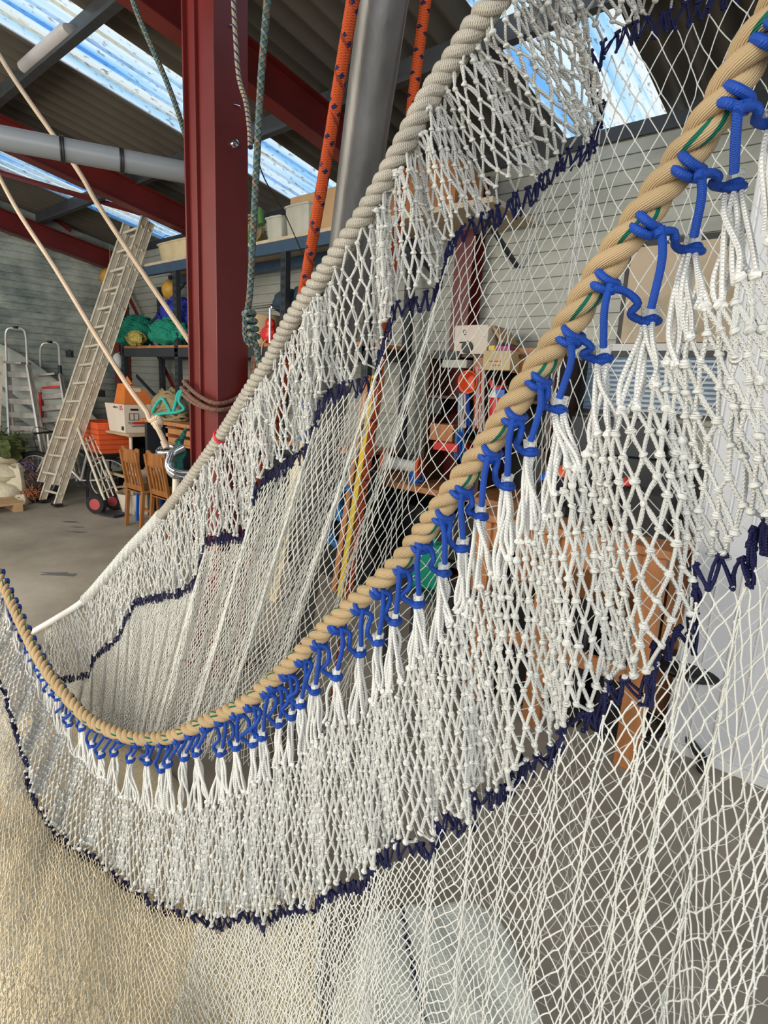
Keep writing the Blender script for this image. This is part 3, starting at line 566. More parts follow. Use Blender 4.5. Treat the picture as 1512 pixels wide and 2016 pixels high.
for rx, s, bq in FS:
    T = rope_at(RC, RCp, rx)[0]; S = P(*s); K = T-np.array([0, 0, .245]); K[:2] += (EYE-T)[:2]*.02
    K[2] += .018*math.sin(rx*.05)+.012*math.sin(rx*.13)
    if rx < 380: K = T-np.array([0, 0, .13+.115*max(0, min(1, (rx-40)/340))]); K[:2] += (EYE-T)[:2]*.03
    if bq: Bq = P(*bq)
    else:
        h = np.interp(s[0], [430, 700, 1100, 1750], [.30, .42, .85, 1.2]); Bq = S-np.array([0, 0, h]); Bq[2] = max(Bq[2], .03); Bq[:2] += (EYE-S)[:2]*np.interp(s[0], [430, 800], [.22, .03])
    st.append((K, S, Bq))
K_, S_, B_ = densify(st, 12, (21, 3, 25)); m_ = np.r_[0, np.cumsum(np.linalg.norm(np.diff(K_, axis=0), axis=1))]
cols = place_cols(K_, m_, lambda x: np.interp(x, [0, 400, 700, 1200, 1700], [8.5, 12, 18, 29, 37]))
ftop, fbot, fbq, _o = make_panel(front, 'coarse_mesh', c_white, K_, S_, m_, cols, .0305, .0026, .0054, .011, .022, .0018, .03, .16, .6)
fcols = place_cols(S_, np.r_[0, np.cumsum(np.linalg.norm(np.diff(S_, axis=0), axis=1))], lambda x: np.interp(x, [0, 400, 700, 1100, 1700], [7.5, 9, 14, 35, 47]))
mS = np.r_[0, np.cumsum(np.linalg.norm(np.diff(S_, axis=0), axis=1))]
S2 = S_.copy(); S2[:, 2] -= .034
nff, _o = make_net(front, 'fine_mesh', c_fine, S2, B_, mS, fcols, np.linspace(0, 1, 44), .00125, .0027, .010, .016, .0016, n=5, rings=3, grow=(.3, .8), wig=.03, foldL=.21, phase=2.2, curve=.0)
qs = np.arange(.01, mS[-1]-.03, .023); stp = sample(S_, mS, qs)+rng.normal(0, .004, (len(qs), 3)); low = sample(S_, mS, qs+.0115)-[0, 0, .036]+RT*.004+rng.normal(0, .004, (len(qs), 3))
stitching(front, stp, low, .0024)
nb = NB(); nn_ = stp[np.linalg.norm(stp[None]-fbot[:, None], axis=2).argmin(1)]; ok = np.linalg.norm(nn_-fbot, axis=1) < .08; nb.cords(fbot[ok], nn_[ok], .0026, n=7); nb.stamp(nn_[ok]+[0, 0, .004], K_BIG[0], K_BIG[1], .0044); nb.build('mesh_hem', c_white, front)['kind'] = 'stuff'
# second, finer layer lying back on itself at the left
sel = slice(int(len(S_)*.62), len(S_)); Sb = S_[sel].copy(); Bb = B_[sel].copy(); mb_ = mS[sel]-mS[sel][0]
Sb[:, :2] -= (EYE-Sb)[:, :2]*.05; Bb[:, :2] -= (EYE-Bb)[:, :2]*.06; Sb[:, 2] -= .02
Sb[:, 2] = np.maximum(Sb[:, 2], .1)
bc = place_cols(Sb, mb_, lambda x: 8.5)
make_net(front, 'under_mesh', c_finer, Sb, Bb, mb_, bc, np.linspace(0, 1, 44), .0011, .0021, .012, .02, .0014, n=4, rings=3, grow=(.4, 1), wig=.03, foldL=.17, phase=.3)

# ties: hitch round the rope, one straight leg down to the next tassel, one curling leg to its own ring
HP = [(1455, 198), (1378, 332), (1301, 445), (1202, 558), (1121, 658), (1062, 750), (1011, 823), (964, 892), (909, 961), (867, 1016), (828, 1068), (787, 1116), (754, 1159), (715, 1199), (672, 1235), (628, 1265), (599, 1295), (569, 1325), (549, 1348), (530, 1362), (499, 1387), (471, 1402), (443, 1414), (413, 1422)]
RP = [(1530, 245), (1442, 368), (1363, 492), (1279, 631), (1185, 706), (1098, 805), (1042, 888), (996, 955), (945, 1014), (909, 1077), (873, 1126), (822, 1187), (777, 1222), (744, 1262), (708, 1285), (662, 1331), (619, 1359), (592, 1386), (574, 1409), (549, 1424), (516, 1450), (499, 1463), (465, 1470), (435, 1482)]
for q in [(384, 1440), (358, 1449), (330, 1458), (305, 1460), (280, 1460), (250, 1456), (222, 1448), (196, 1436), (170, 1420), (150, 1400), (132, 1384), (116, 1366), (102, 1345), (90, 1326), (78, 1306), (68, 1288), (58, 1270), (48, 1250), (39, 1230), (30, 1212), (22, 1195), (14, 1178), (6, 1160), (-2, 1142)]:
    HP.append(q); d = rope_at(RC, RCp, q[0], q[1])[1]; RP.append((q[0]+random.uniform(0, 14), q[1]+random.uniform(38, 62)*1.85/RCp[d, 2]))
HP.insert(0, (1530, 75)); RP.insert(0, (1610, 130))
rings = []
prevR = None
for j, (h, rg) in enumerate(zip(HP, RP)):
    dist = np.abs(RCp[:, 0]-h[0]+10)+np.abs(RCp[:, 1]-h[1]+10); i = int(np.argmin(dist)); dep = RCp[i, 2]; c0 = RC[i]
    ax = RC[min(i+3, len(RC)-1)]-RC[max(i-3, 0)]; ax /= np.linalg.norm(ax); rr = .0057 if dep < 1.6 else .0058
    tocam = (EYE-c0)/np.linalg.norm(EYE-c0); dirv = tocam*.50-Z0*.70+RT*.55; dirv -= ax*(dirv@ax); dirv /= np.linalg.norm(dirv)
    b = MB()
    yv = np.cross(ax, dirv); ta = np.linspace(-1.25, 1.25, 18)
    for off, tw in ((.0062, .0015), (-.0050, -.0015)): b.tube(c0+ax*off+(ax*tw)*ta[:, None]+(.0262-.011*np.clip(np.abs(ta)-.75, 0, 1)*2)[:, None]*(np.cos(ta)[:, None]*dirv+np.sin(ta)[:, None]*yv), rr, 8)
    Hw = P(h[0], h[1], dep-.022); cx = c0+dirv*.030
    b.tube(spline([cx+ax*.014+Z0*.012, cx+Z0*.002+ax*.002, Hw*.6+cx*.4-Z0*.004, Hw-Z0*.012], 14), rr, 8)
    ringw = P(rg[0], rg[1], dep+.01); rings.append((ringw, rg, dep))
    # curling leg: hitch -> own ring
    side = RT*random.choice((1, 1, 1, -.8))*random.uniform(.008, .02)
    a = Hw-Z0*.006; e = ringw-RT*.011; L = np.linalg.norm(e-a)
    b.tube(spline([a-Z0*.0+RT*.002, a*.80+e*.20+RT*.010*L/.06+Z0*.004, a*.50+e*.50+RT*random.uniform(.0, .012)*L/.06-FW*.006, a*.22+e*.78-RT*random.uniform(.002, .012)*L/.06, e, ringw+FW*-.011, ringw+RT*.010], 34), rr*.95, 8)
    # straight leg to the previous-lower tassel
    if j+1 < len(RP):
        n = RP[j+1]; w2 = P(n[0]+3, n[1]-22/dep*.8, dep+.02); bow = RT*random.uniform(-.006, .008)
        b.tube(spline([Hw, Hw*.6+w2*.4+bow-FW*.004, w2], 14), rr*.95, 8)
    b.torus(ringw, Z0+RT*random.uniform(-.25, .25)+FW*-.35, .0118, rr*.9, 20, 8)
    b.build('net_tie', c_blue, front)
# tassels: white cords gathered in each ring, fanning to the first row of knots
top = ftop; tp = proj(top)[:, 0:2]; owner = {}
for ci in range(len(top)):
    d = [abs(tp[ci, 0]-r[1][0])+.25*abs(tp[ci, 1]-r[1][1]-200/r[2]*.7) for r in rings]; owner.setdefault(int(np.argmin(d)), []).append(ci)
for j, (rw, rg, dep) in enumerate(rings):
    b = MB(); ids = owner.get(j, [])
    if not ids:
        d = np.abs(tp[:, 0]-rg[0]); ids = [int(np.argmin(d))]
    reps = 3 if dep < 1.3 else 2; ids = ids[:6]
    while len(ids)*reps < (9 if dep < 1.3 else 7): reps += 1
    for ci in ids:
        for q in range(reps):
            e = top[ci]+rng.normal(0, .004, 3); s0 = rw+RT*random.uniform(-.008, .008)+FW*random.uniform(-.006, .006); L = np.linalg.norm(e-s0)
            mid1 = s0*.65+e*.35+rng.normal(0, .03*L, 3)*np.array([1, 1, .2]); mid2 = s0*.25+e*.75+rng.normal(0, .035*L, 3)*np.array([1, 1, .2])
            b.tube(spline([s0+Z0*.018+RT*random.uniform(-.004, .004), s0, mid1, mid2, e], 16), .0034, 7)
    b.ball(rw+Z0*.010, (.0078, .0078, .014), n=12, lump=.22, seed=j, f=7)
    for ci in ids: b.ball(top[ci], (.0068, .0068, .006), n=10, lump=.25, seed=ci, f=6)
    b.build('tassel', c_whites, front)

# ---------------------------------------------------------------- piled netting and the sack on the floor
def heap(name, fn, xr, yr, m, label, cat, n=110, **k):
    xs = np.linspace(*xr, n); ys = np.linspace(*yr, n); V = []; F = []
    for y in ys:
        for x in xs: V.append((x, y, max(0, fn(x, y))))
    for i in range(n-1):
        for j in range(n-1):
            q = (i*n+j, i*n+j+1, (i+1)*n+j+1, (i+1)*n+j)
            if max(V[t][2] for t in q) > .001: F.append(q)
    return tag(MB().add(V, F).build(name, m), label, cat, **k)
def moundz(x, y):
    u = ((x+1.75)/1.45); v = ((y-.50+.12*(x+1.7))/.62); r2 = u*u+v*v
    e = .235*max(0, 1-r2)**.55
    if e <= 0: return 0
    return e*(.72+.28*(.5+.5*math.sin(7*x+3*math.sin(5*y)))*(.6+.4*math.sin(9*y+4*x))) + .012*math.sin(31*x+9*y)*e/.3
heap('netting_pile', moundz, (-3.25, -.25), (-.25, 1.3), m_mound, 'cream fine netting heaped on the floor at the lower left, under the front net', 'netting pile')
sb = MB(); cs = np.array([(on(640, 1745, 2, .4)+on(1000, 1715, 2, .4))/2]); ctr = np.array([-.74, .98, .2])
u_ = on(990, 1720, 2, .4)-on(640, 1745, 2, .4); u_[2] = 0; wU = np.linalg.norm(u_); u_ /= wU; v_ = np.array([-u_[1], u_[0], 0])
n = 46; V = []; F = []; corner = on(640, 1742, 2, .4)
for i in range(n):
    for j in range(n):
        a, c = (i/(n-1)*2-1), (j/(n-1)*2-1); rr = (abs(a)**5+abs(c)**5)**.2
        h = .40*max(0, 1-max(0, rr-.72)/.28)**.4 if rr < 1 else 0
        sq = 1/max(1, rr) ; x_, y_ = a*sq*wU/2*1.02, c*sq*.30
        p_ = corner+u_*(wU/2+x_+.02)-v_*(.30-y_-.0); V.append((p_[0], p_[1], max(.0, h+.006*math.sin(13*a+5*c)*(h > .3))))
for i in range(n-1):
    for j in range(n-1): F.append((i*n+j, i*n+j+1, (i+1)*n+j+1, (i+1)*n+j))
sk = thing('net_sack', (V[n*n//2+n//2][0], V[n*n//2+n//2][1], 0), 'pale grey-green square sack of fine netting on the floor behind the lower net', 'sack')
sb.add(V, F); sb.build('body', m_bin, sk)
rim = [V[i*n+(n-1)] for i in range(3, n-3)]
seam = [V[int(n*.36)*n+j] for j in range(4, n-4)]
b = MB()
b.tube([np.array(q)+Z0*.003+RT*(.006 if k % 2 else -.006) for k, q in enumerate(seam)], .003, 5)
o = b.build('lacing', c_navy, sk); o['label'] = 'dark lacing down the middle'

# ---------------------------------------------------------------- hanging ropes and lines
def rope(name, px, r, m, label, cat='rope', n=60, k=8, noise=0.0, grp=None):
    w_ = [P(*q) for q in px]
    if px[0][1] < 0 and 'tan' not in name and 'braided' not in name or 'braided' in name:
        dd = w_[0]-w_[1]; dd /= np.linalg.norm(dd); dd = dd if dd[2] > .5 else np.array([0, 0, 1.0]); tt_ = (roofz(w_[0][1])-.03-w_[0][2])/max(dd[2], .3); w_ = [w_[0]+dd*tt_*q for q in (1, .8, .6, .45, .3, .2, .12, .06)]+w_
    p = spline(w_, n)
    if noise: p = p+np.cumsum(rng.normal(0, noise, p.shape), 0)*.15
    return tag(MB().tube(p, r, k).build(name, m), label, cat, grp)
rope('braided_rope', [(712, -60, 1.12), (695, 0, 1.15), (640, 330, 1.3), (592, 600, 1.48), (545, 830, 1.78), (505, 960, 1.95), (478, 1200, 2.2), (455, 1400, 2.4)], .0135, c_orange, 'thick orange rope with navy flecks, left of the leaning grey pole', n=120, k=10)
rope('braided_rope', [(848, -60, 1.2), (838, 0, 1.22), (808, 230, 1.3), (790, 400, 1.42), (760, 620, 1.62), (732, 853, 1.85), (688, 1157, 2.15), (655, 1380, 2.35)], .0125, c_orange2, 'thick orange rope hanging to the right of the leaning grey pole', n=120, k=10)
g = rope('worn_rope', [(530, -40, 1.6), (524, 20, 1.62), (512, 180, 1.68), (500, 420, 1.78), (492, 570, 1.84), (487, 620, 1.86), (494, 655, 1.85), (506, 690, 1.86), (512, 740, 1.9), (516, 790, 1.95)], .0105, c_greenr, 'frayed green-grey rope hanging just right of the red column', n=150, k=9, noise=.0006)
b = MB()
for q in range(4): b.torus(P(490+3*q, 618+14*q, 1.845), (0.2*q-.3, .1, 1), .015, .009, 16, 8)
b.tube(spline([P(489, 600, 1.85), P(482, 630, 1.83), P(484, 668, 1.84), P(497, 680, 1.85)], 20), .0085, 8)
tag(b.build('rope_knot', c_greenr), 'bulky knot in the lower part of the green-grey rope beside the red column', 'knot')
rope('thin_rope', [(458, -30, 1.95), (463, 60, 1.97), (470, 150, 2.0), (484, 200, 1.95), (491, 250, 1.9), (493, 290, 1.86)], .0085, c_fleck, 'thin beige rope with blue flecks running down across the red column', n=70)
rope('thin_line', [(515, 262, 1.75), (503, 285, 1.74), (520, 350, 1.9), (560, 420, 2.2), (596, 500, 2.6)], .0022, m_wire, 'thin black cord slanting from the green-grey rope towards the shelf', 'cord')
rope('worn_rope', [(250, -40, 3.0), (268, 20, 3.05), (300, 95, 3.1), (330, 165, 3.2), (352, 225, 3.3), (372, 290, 3.45)], .0145, c_greenr, 'frayed green-grey rope slanting in front of the skylight, left of the red column', n=90, noise=.0006)
rope('tan_line', [(-30, 60, 4.4), (31, 160, 4.3), (150, 330, 4.05), (191, 400, 3.95), (270, 520, 3.8), (363, 657, 3.6), (420, 740, 3.5)], .0165, c_tan, 'upper tan line slanting down behind the red column', n=60)
tl = [(-30, 290, 3.5), (31, 408, 3.35), (110, 530, 3.2), (187, 657, 3.05), (250, 757, 2.95), (290, 812, 2.9)]
b = MB(); b.tube(spline([P(*q) for q in tl], 60), .0125, 8); b.tube(spline([P(290, 812, 2.9), P(297, 828, 2.88), P(310, 822, 2.87), P(317, 832, 2.89), P(310, 842, 2.91), P(302, 832, 2.92), P(300, 822, 2.9), P(308, 838, 2.87), P(318, 858, 2.87), P(328, 880, 2.87)], 60), .0135, 8)
b.ball(P(309, 831, 2.89), (.03, .03, .024), n=12, lump=.15, seed=3); b.tube([P(322, 868, 2.86), P(328, 882, 2.86)], .017, 10)
tag(b.build('tan_line', c_tan), 'lower tan line ending in a knot at the chrome shackle', 'rope')
sh = thing('shackle', P(345, 905, 2.9), 'big chrome shackle and ring at the left edge of the red column', 'shackle')
b = MB(); b.torus(P(328, 885, 2.88), (.1, -.3, 1), .042, .011, 26, 10); b.build('ring', m_chrome, sh)
b = MB(); pA = P(340, 888, 2.84); b.tube(spline([P(362, 880, 2.86), P(340, 893, 2.84), P(332, 915, 2.82), P(342, 934, 2.82), P(372, 940, 2.86), P(400, 936, 2.9)], 30), .020, 12); b.tube(spline([P(338, 893, 2.83), P(332, 915, 2.79), P(345, 928, 2.79), P(372, 931, 2.84)], 20), .013, 10); b.build('bow', m_chrome, sh)
b = MB(); b.tube([P(347, 938, 2.88), P(346, 990, 2.9), P(345, 1300, 3.1)], .018, 10); b.build('post', m_alud, sh)
b = MB()
for q in range(6): b.tube(spline([P(366-2*q, 845+5*q, 2.93), P(352+6*math.sin(q*1.3), 872, 2.9-.01*q), P(358+7*math.sin(q*1.3+2), 892, 2.88), P(350+7*math.sin(q*1.3+4), 912, 2.87), P(356+3*q-6, 934, 2.87)], 22), .010, 7)
tag(b.build('rope_coil', c_dgreen), 'dark green rope bundled in the chrome shackle', 'rope')
# leaning pole
a = P(755, 0, 1.2); c = P(690, 480, 1.45); d = (c-a); top_ = a-d*.9; tt = (0-a[2])/d[2]; bot = a+d*tt
gp = thing('steel_pole', bot, 'grey bare steel pole leaning beside the orange ropes', 'pole')
m_pole = mat('bare_steel', (.115, .11, .105), .42, metal=.35, var=.3, scale=5, stretch=(3, 3, 1), bump=.1, bscale=20)
MB().tube([top_+(bot-top_)*q for q in np.linspace(0, 1, 12)], .052, 40).build('tube', m_pole, gp)
b = MB(); sx = -RT*.03-FW*.042; b.tube([top_+sx*1.0+(bot-top_)*q for q in np.linspace(0, 1, 30)], .0025, 6); b.build('weld_seam', m_alud, gp)
# grey pipe under the roof
pp = thing('pvc_pipe', P(0, 270, 3.0), 'grey plastic pipe slung under the roof, left of the red column', 'pipe')
pa, pb = P(-120, 248, 2.85), P(430, 352, 3.45); MB().tube([pa+(pb-pa)*q for q in np.linspace(0, 1, 8)], .058, 32).build('pipe', m_pvc, pp)
b = MB(); xx, yy, dd = frame(pb-pa); b.tube([pa-FW*.055+Z0*.012, pb-FW*.055+Z0*.012], .0016, 5); b.build('seam_line', m_white, pp)
for q in (108, 233):
    t = (q+120)/550*.94; cpt = pa+(pb-pa)*t; b = MB(); b.torus(cpt, dd, .061, .005, 30, 6); b.torus(cpt+dd*.012, dd, .061, .005, 30, 6); b.build('clip', m_black, pp)
# strip light on the purlin
la, lb = on(50, 128, 1, 2.03), on(142, 62, 1, 2.03); la[2] = lb[2] = (la[2]+lb[2])/2
lt = thing('strip_light', (la+lb)/2, 'grey-white strip light with a diffuser, fixed to the dark roof purlin', 'light fixture')
d = (lb-la); L = np.linalg.norm(d); d /= L; b = MB(); nn = 20; prof = [(0.01, 0), (.06, .01), (.075, .04), (.075, L-.04), (.06, L-.01), (.01, L)]
m_diff = mat('dusty_diffuser', (.40, .385, .39), .45, var=.08); b.lathe(prof, la-Z0*.01, d, 20, sc=(1, .62)); b.build('diffuser', m_diff, lt)
b = MB(); b.beam(la+Z0*.055, lb+Z0*.055, .10, .03); b.build('housing', m_alud, lt)
for q in (.15, .38, .62, .85): c = la+d*L*q; b = MB(); b.beam(c+Z0*.05-d*.008, c+Z0*.05+d*.008, .165, .02); b.build('clip', m_chrome, lt)
# ================================================================ things along the back and left walls
def text(name, s, c, X, Y, size, m, parent):
    cu = bpy.data.curves.new(name, 'FONT'); cu.body = s; cu.size = size; cu.extrude = .0006; cu.align_x = 'CENTER'; cu.align_y = 'CENTER'
    t = bpy.data.objects.new(name, cu); C.objects.link(t); dg = bpy.context.evaluated_depsgraph_get(); me = bpy.data.meshes.new_from_object(t.evaluated_get(dg)); bpy.data.objects.remove(t)
    o = bpy.data.objects.new(name, me); me.materials.clear(); me.materials.append(m); C.objects.link(o)
    X = np.array(X, float); Y = np.array(Y, float); N = np.cross(X, Y); c = np.array(c, float)-ORG[parent.name]; o.parent = parent
    o.matrix_local = Matrix(((X[0], Y[0], N[0], c[0]), (X[1], Y[1], N[1], c[1]), (X[2], Y[2], N[2], c[2]), (0, 0, 0, 1))); ORG[o.name] = ORG[parent.name]; return o
# ---- pallet racking
rk = thing('storage_rack', (-6.2, 4.2, 0), 'tall dark steel pallet rack with two loaded shelves against the back wall', 'rack')
YF, YB = 3.9, 4.45
for x in (-8.22, -6.80, -4.76, -3.62):
    for y in (YF, YB):
        b = MB(); b.bx(x-.04, x+.04, y-.03, y+.03, 0, 3.0)
        for k in range(36): b.bx(x-.022, x-.01, y-.033, y-.029, .1+k*.08, .14+k*.08, mi=1); b.bx(x+.01, x+.022, y-.033, y-.029, .1+k*.08, .14+k*.08, mi=1)
        b.build('upright', [m_dark, m_black], rk, smooth=False)
for z, xl in ((3.13, -7.62), (2.13, -8.22), (1.15, -6.8)):
    for y in (YF, YB):
        b = MB(); b.bx(xl, -3.62, y-.03, y+.03, z-.13, z-.02); b.build('beam', m_dark if z < 3 else m_bluest, rk, bevel=.004)
    b = MB(); b.bx(xl, -3.62, YF-.02, YB+.02, z-.02, z+.012); b.build('shelf_board', m_deck if z > 3 else m_wood2, rk)
for a, c in (((-8.1, YF+.1, 1.75), (-7.3, YF+.3, 1.15)), ((-8.0, YF+.05, 2.2), (-7.2, YF+.35, 2.95)), ((-6.6, YB, .3), (-5.0, YB, 2.0))):
    b = MB(); b.beam(a, c, .05, .02); b.build('brace', m_dark, rk)
# ---- long-line tubs on the top shelf
def tub(px0, px1, y, h, label, m, depth=.42, wires=True, grp='tubs on the top shelf'):
    xa = on(px0, 480, 1, y)[0]; xb = on(px1, 460, 1, y)[0]; z = 3.142; t = thing('line_tub', ((xa+xb)/2, y+depth/2, z), label, 'tub', grp)
    w = xb-xa; n = 40; out = []
    for i in range(n):
        a = 2*math.pi*i/n; cx, sy = math.cos(a), math.sin(a); r = (abs(cx)**6+abs(sy)**6)**(-1/6); out.append((cx*r*w/2, sy*r*depth/2))
    V = []; lv = [(0, .90, 0), (h, 1.0, 0), (h+.012, 1.05, 0), (h-.006, 1.05, 0), (h-.004, .97, 0), (.02, .87, 0)]
    for (zz, s, _) in lv:
        for i, (px, py) in enumerate(out):
            q = s*(1+.014*math.cos(i*2*math.pi/5)); V.append(((xa+xb)/2+px*q, y+depth/2+py*q, z+zz))
    F = [(k*n+i, k*n+(i+1) % n, (k+1)*n+(i+1) % n, (k+1)*n+i) for k in range(len(lv)-1) for i in range(n)]+[tuple(range(n))[::-1], tuple(range((len(lv)-1)*n, len(lv)*n))]
    MB().add(V, F).build('body', m, t)
    if wires:
        b = MB(); g = random.Random(5)
        for k in range(9):
            c = np.array([g.uniform(xa+.1, xb-.06), y+g.uniform(.06, .3), z+h+.05]); b.torus(c, (g.uniform(-1, 1), -1, g.uniform(-.3, .3)), g.uniform(.05, .09), .003, 18, 5)
        b.build('wire_hoops', m_wire, t)
    b = MB(); b.ball(((xa+xb)/2, y+depth/2, z+h-.02), (w*.46, depth*.42, .07), n=26, lump=.3, f=9, seed=2); b.build('line_coil', c_coil, t)
    return t
tub(305, 384, 3.93, .21, 'cream tub of wire hoops on the top shelf, just left of the red column', m_cream)
tub(519, 552, 3.90, .20, 'frosted cream tub left of its pair on the top shelf, right of the red column', m_frost, wires=False)
tub(556, 606, 3.90, .26, 'larger frosted tub right of its pair on the top shelf, beside the orange rope', m_frost, wires=False)
c = on(492, 440, 1, 4.0); b = MB(); b.ball((c[0], 4.05, 3.142+.13), (.16, .14, .14), n=20, lump=.2, seed=8); [b.torus((c[0]+.03*k, 4.0-.03*k, 3.30), (.3*k, -1, .1), .10+.02*k, .012, 22, 6) for k in range(3)]
tag(b.build('rope_coil', c_coil), 'wicker-like coil of beige rope on the top shelf right of the red column', 'rope coil')
c = on(508, 455, 1, 3.93); b = MB(); b.tube(spline([(c[0]-.13, 3.93, 3.16), (c[0]-.06, 3.92, 3.36), (c[0]+.05, 3.91, 3.44), (c[0]+.1, 3.9, 3.30)], 20), .035, 10); tag(b.build('green_hose', mat('green_hose', (.06, .16, .03), .7, bump=.5)), 'green hose hooked between coil and tubs on the top shelf', 'hose')
c = on(655, 440, 1, 4.0); b = MB(); b.bx(c[0]-.55, c[0]+.1, 3.95, 4.3, 3.145, 3.50); tag(b.build('cardboard_box', m_kraft, bevel=.006), 'brown box at the right end of the top shelf behind the grey pole', 'box')
c = on(840, 420, 1, 4.0); b = MB(); b.bx(c[0]-.35, c[0]+.3, 3.95, 4.35, 3.145, 3.5); o = tag(b.build('cardboard_box', m_wood, bevel=.006), 'orange-brown box high on the shelf seen through the coarse net', 'box')
# a lath shelf carrying it on to the right
rk2 = thing('wall_shelf', (-2.9, 4.3, 3.0), 'timber wall shelf carrying the orange-brown box behind the net', 'shelf'); b = MB(); b.bx(-3.6, -2.45, 3.9, 4.6, 3.10, 3.14); b.build('board', m_deck, rk2)
for x in (-3.45, -2.6): b = MB(); b.beam((x, 4.6, 2.8), (x, 3.95, 3.10), .03, .03); b.build('bracket', m_dark, rk2)
# ---- net bundles on the middle shelf
Zs = 2.145
def strands(b, c, r, n, seed, rad=.010):
    g = np.random.default_rng(seed)
    for k in range(n):
        a, e = g.random()*6.28, g.random()*1.3; v = np.array([math.cos(a)*math.cos(e), math.sin(a)*math.cos(e), math.sin(e)])*np.array(r); w_ = np.array([-math.sin(a), math.cos(a), -.3])*.5*min(r)
        p = spline([c+v-w_, c+v*1.05-w_*.4, c+v*1.06+w_*.3, c+v*.97+w_*.9], 8); p[:, 2] = np.maximum(p[:, 2], Zs+.01); b.tube(p, rad, 5)
def bundle(cs, m, label, seed, n=90, name='net_bundle', cat='net bundle', grp='net bundles on the middle shelf'):
    b = MB()
    for k, (c, r) in enumerate(cs): c = np.array(c); b.ball(c, r, n=26, lump=.16, f=6, seed=seed+k); strands(b, c, r, n, seed+k)
    return tag(b.build(name, m), label, cat, grp)
bundle([((-7.93, 3.98, Zs+.19), (.22, .2, .19)), ((-8.24, 3.95, Zs+.12), (.15, .14, .12))], m_netgreen, 'green net bundle at the left end of the middle shelf', 3)
bundle([((-7.06, 3.95, Zs+.15), (.34, .2, .16))], m_netgreen, 'green net bundle in front of the blue one, beside the red column', 13)
bundle([((-7.28, 4.2, Zs+.30), (.42, .2, .30)), ((-6.88, 4.2, Zs+.28), (.26, .2, .26))], m_netblue, 'dark blue net bundle heaped behind the green ones on the middle shelf', 23, n=60)
bundle([((-7.75, 3.84, Zs+.085), (.2, .1, .085))], m_netyel, 'small yellow-brown net bundle on the middle shelf below the left green one', 33, n=70)
# ---- buoys
def buoy(px, py, y, r, label, dangle=.35):
    c = on(px, py, 1, y); t = thing('buoy', c, label, 'buoy', 'yellow buoys'); b = MB(); b.ball(c, (r, r, r*1.1), n=24); b.build('float', m_buoy, t)
    b = MB(); b.lathe([(.02, 0), (.035, .01), (.035, .05), (.02, .055)], c+[0, 0, r*1.02], n=14); b.build('eye', m_black, t)
    b = MB(); b.tube([c+[0, 0, r], c+[0, .02, r+dangle]], .006, 6); b.build('lanyard', c_coil, t)
buoy(217, 549, 4.30, .145, 'yellow buoy high in the left corner, upper of the two left of the ladder')
buoy(212, 591, 4.30, .14, 'yellow buoy lower of the two hung in the corner left of the ladder', .2)
buoy(337, 571, 4.30, .125, 'mottled yellow buoy hanging under the top shelf, left of the red column')
c = on(232, 712, 1, 3.86); t = thing('net_float', c, 'white oval float hanging on the rack below the green net', 'float'); MB().ball(c, (.07, .07, .12), n=20).build('float', m_white, t); MB().tube([c+[0, 0, .11], [c[0]+.05, 3.875, 2.06]], .006, 6).build('lanyard', c_coil, t)
# ---- middle shelf right of the column
c = on(507, 615, 1, 4.0); t = thing('storage_basket', (c[0], 4.05, Zs), 'pale plastic basket on the middle shelf right of the green-grey rope', 'basket'); b = MB(); b.lathe([(.14, 0), (.19, .30), (.205, .31), (.185, .30), (.135, .02)], (c[0], 4.1, Zs+.0), n=28, sc=(1.1, .8)); b.build('body', m_cream, t)
c = on(545, 640, 1, 3.95); b = MB(); b.ball((c[0]+.05, 4.1, Zs+.42), (.26, .16, .12), n=20, lump=.15, seed=5); b.ball((c[0]+.28, 4.1, Zs+.46), (.16, .14, .12), n=16, lump=.1, seed=6); tag(b.build('folded_oilskin', m_tealr), 'dark blue-grey clothing folded on top of the bins on the middle shelf', 'clothes')
t = thing('storage_bin', (c[0]+.33, 4.05, Zs), 'off-white bin with a canvas bag on it, middle shelf left of the rope net', 'bin'); b = MB(); b.bx(c[0]+.12, c[0]+.55, 3.93, 4.3, Zs, Zs+.30); b.build('body', m_frost, t, bevel=.02); b = MB(); b.ball((c[0]+.30, 4.08, Zs+.35), (.22, .15, .06), n=18, lump=.1); b.build('bag', m_bagw, t)
c = on(525, 645, 1, 3.88); b = MB(); b.tube([(c[0]-.25, 3.86, Zs+.335), (c[0]+.1, 3.86, Zs+.345)], .012, 8); b.tube([(c[0]-.25, 3.86, Zs+.36), (c[0]+.1, 3.86, Zs+.37)], .008, 8); b.tube([(c[0]+.1, 3.86, Zs+.345), (c[0]+.1, 4.3, Zs+.345)], .012, 8); b.tube([(c[0]-.2, 3.86, Zs+.335), (c[0]-.2, 3.86, Zs)], .010, 8); b.tube([(c[0]+.08, 3.86, Zs+.335), (c[0]+.08, 3.86, Zs)], .010, 8); tag(b.build('tube_frame', m_chrome), 'short steel tube frame on the middle shelf under the dark clothes', 'frame')
c = on(527, 660, 1, 3.95); t = thing('red_reel', (c[0], 3.97, Zs), 'small red plastic handle reel with a cord, middle shelf right of the green-grey rope', 'reel'); b = MB(); b.ball((c[0], 3.97, Zs+.10), (.12, .09, .10), n=18, lump=.15, seed=4); b.ball((c[0]+.04, 3.95, Zs+.2), (.06, .05, .06), n=14, lump=.1); b.build('body', m_redpl, t); b = MB(); b.tube(spline([(c[0]+.05, 3.92, Zs+.06), (c[0]+.02, 3.86, Zs-.05), (c[0]+.02, 3.85, Zs-.45)], 16), .008, 6); b.build('cord', c_tan, t)
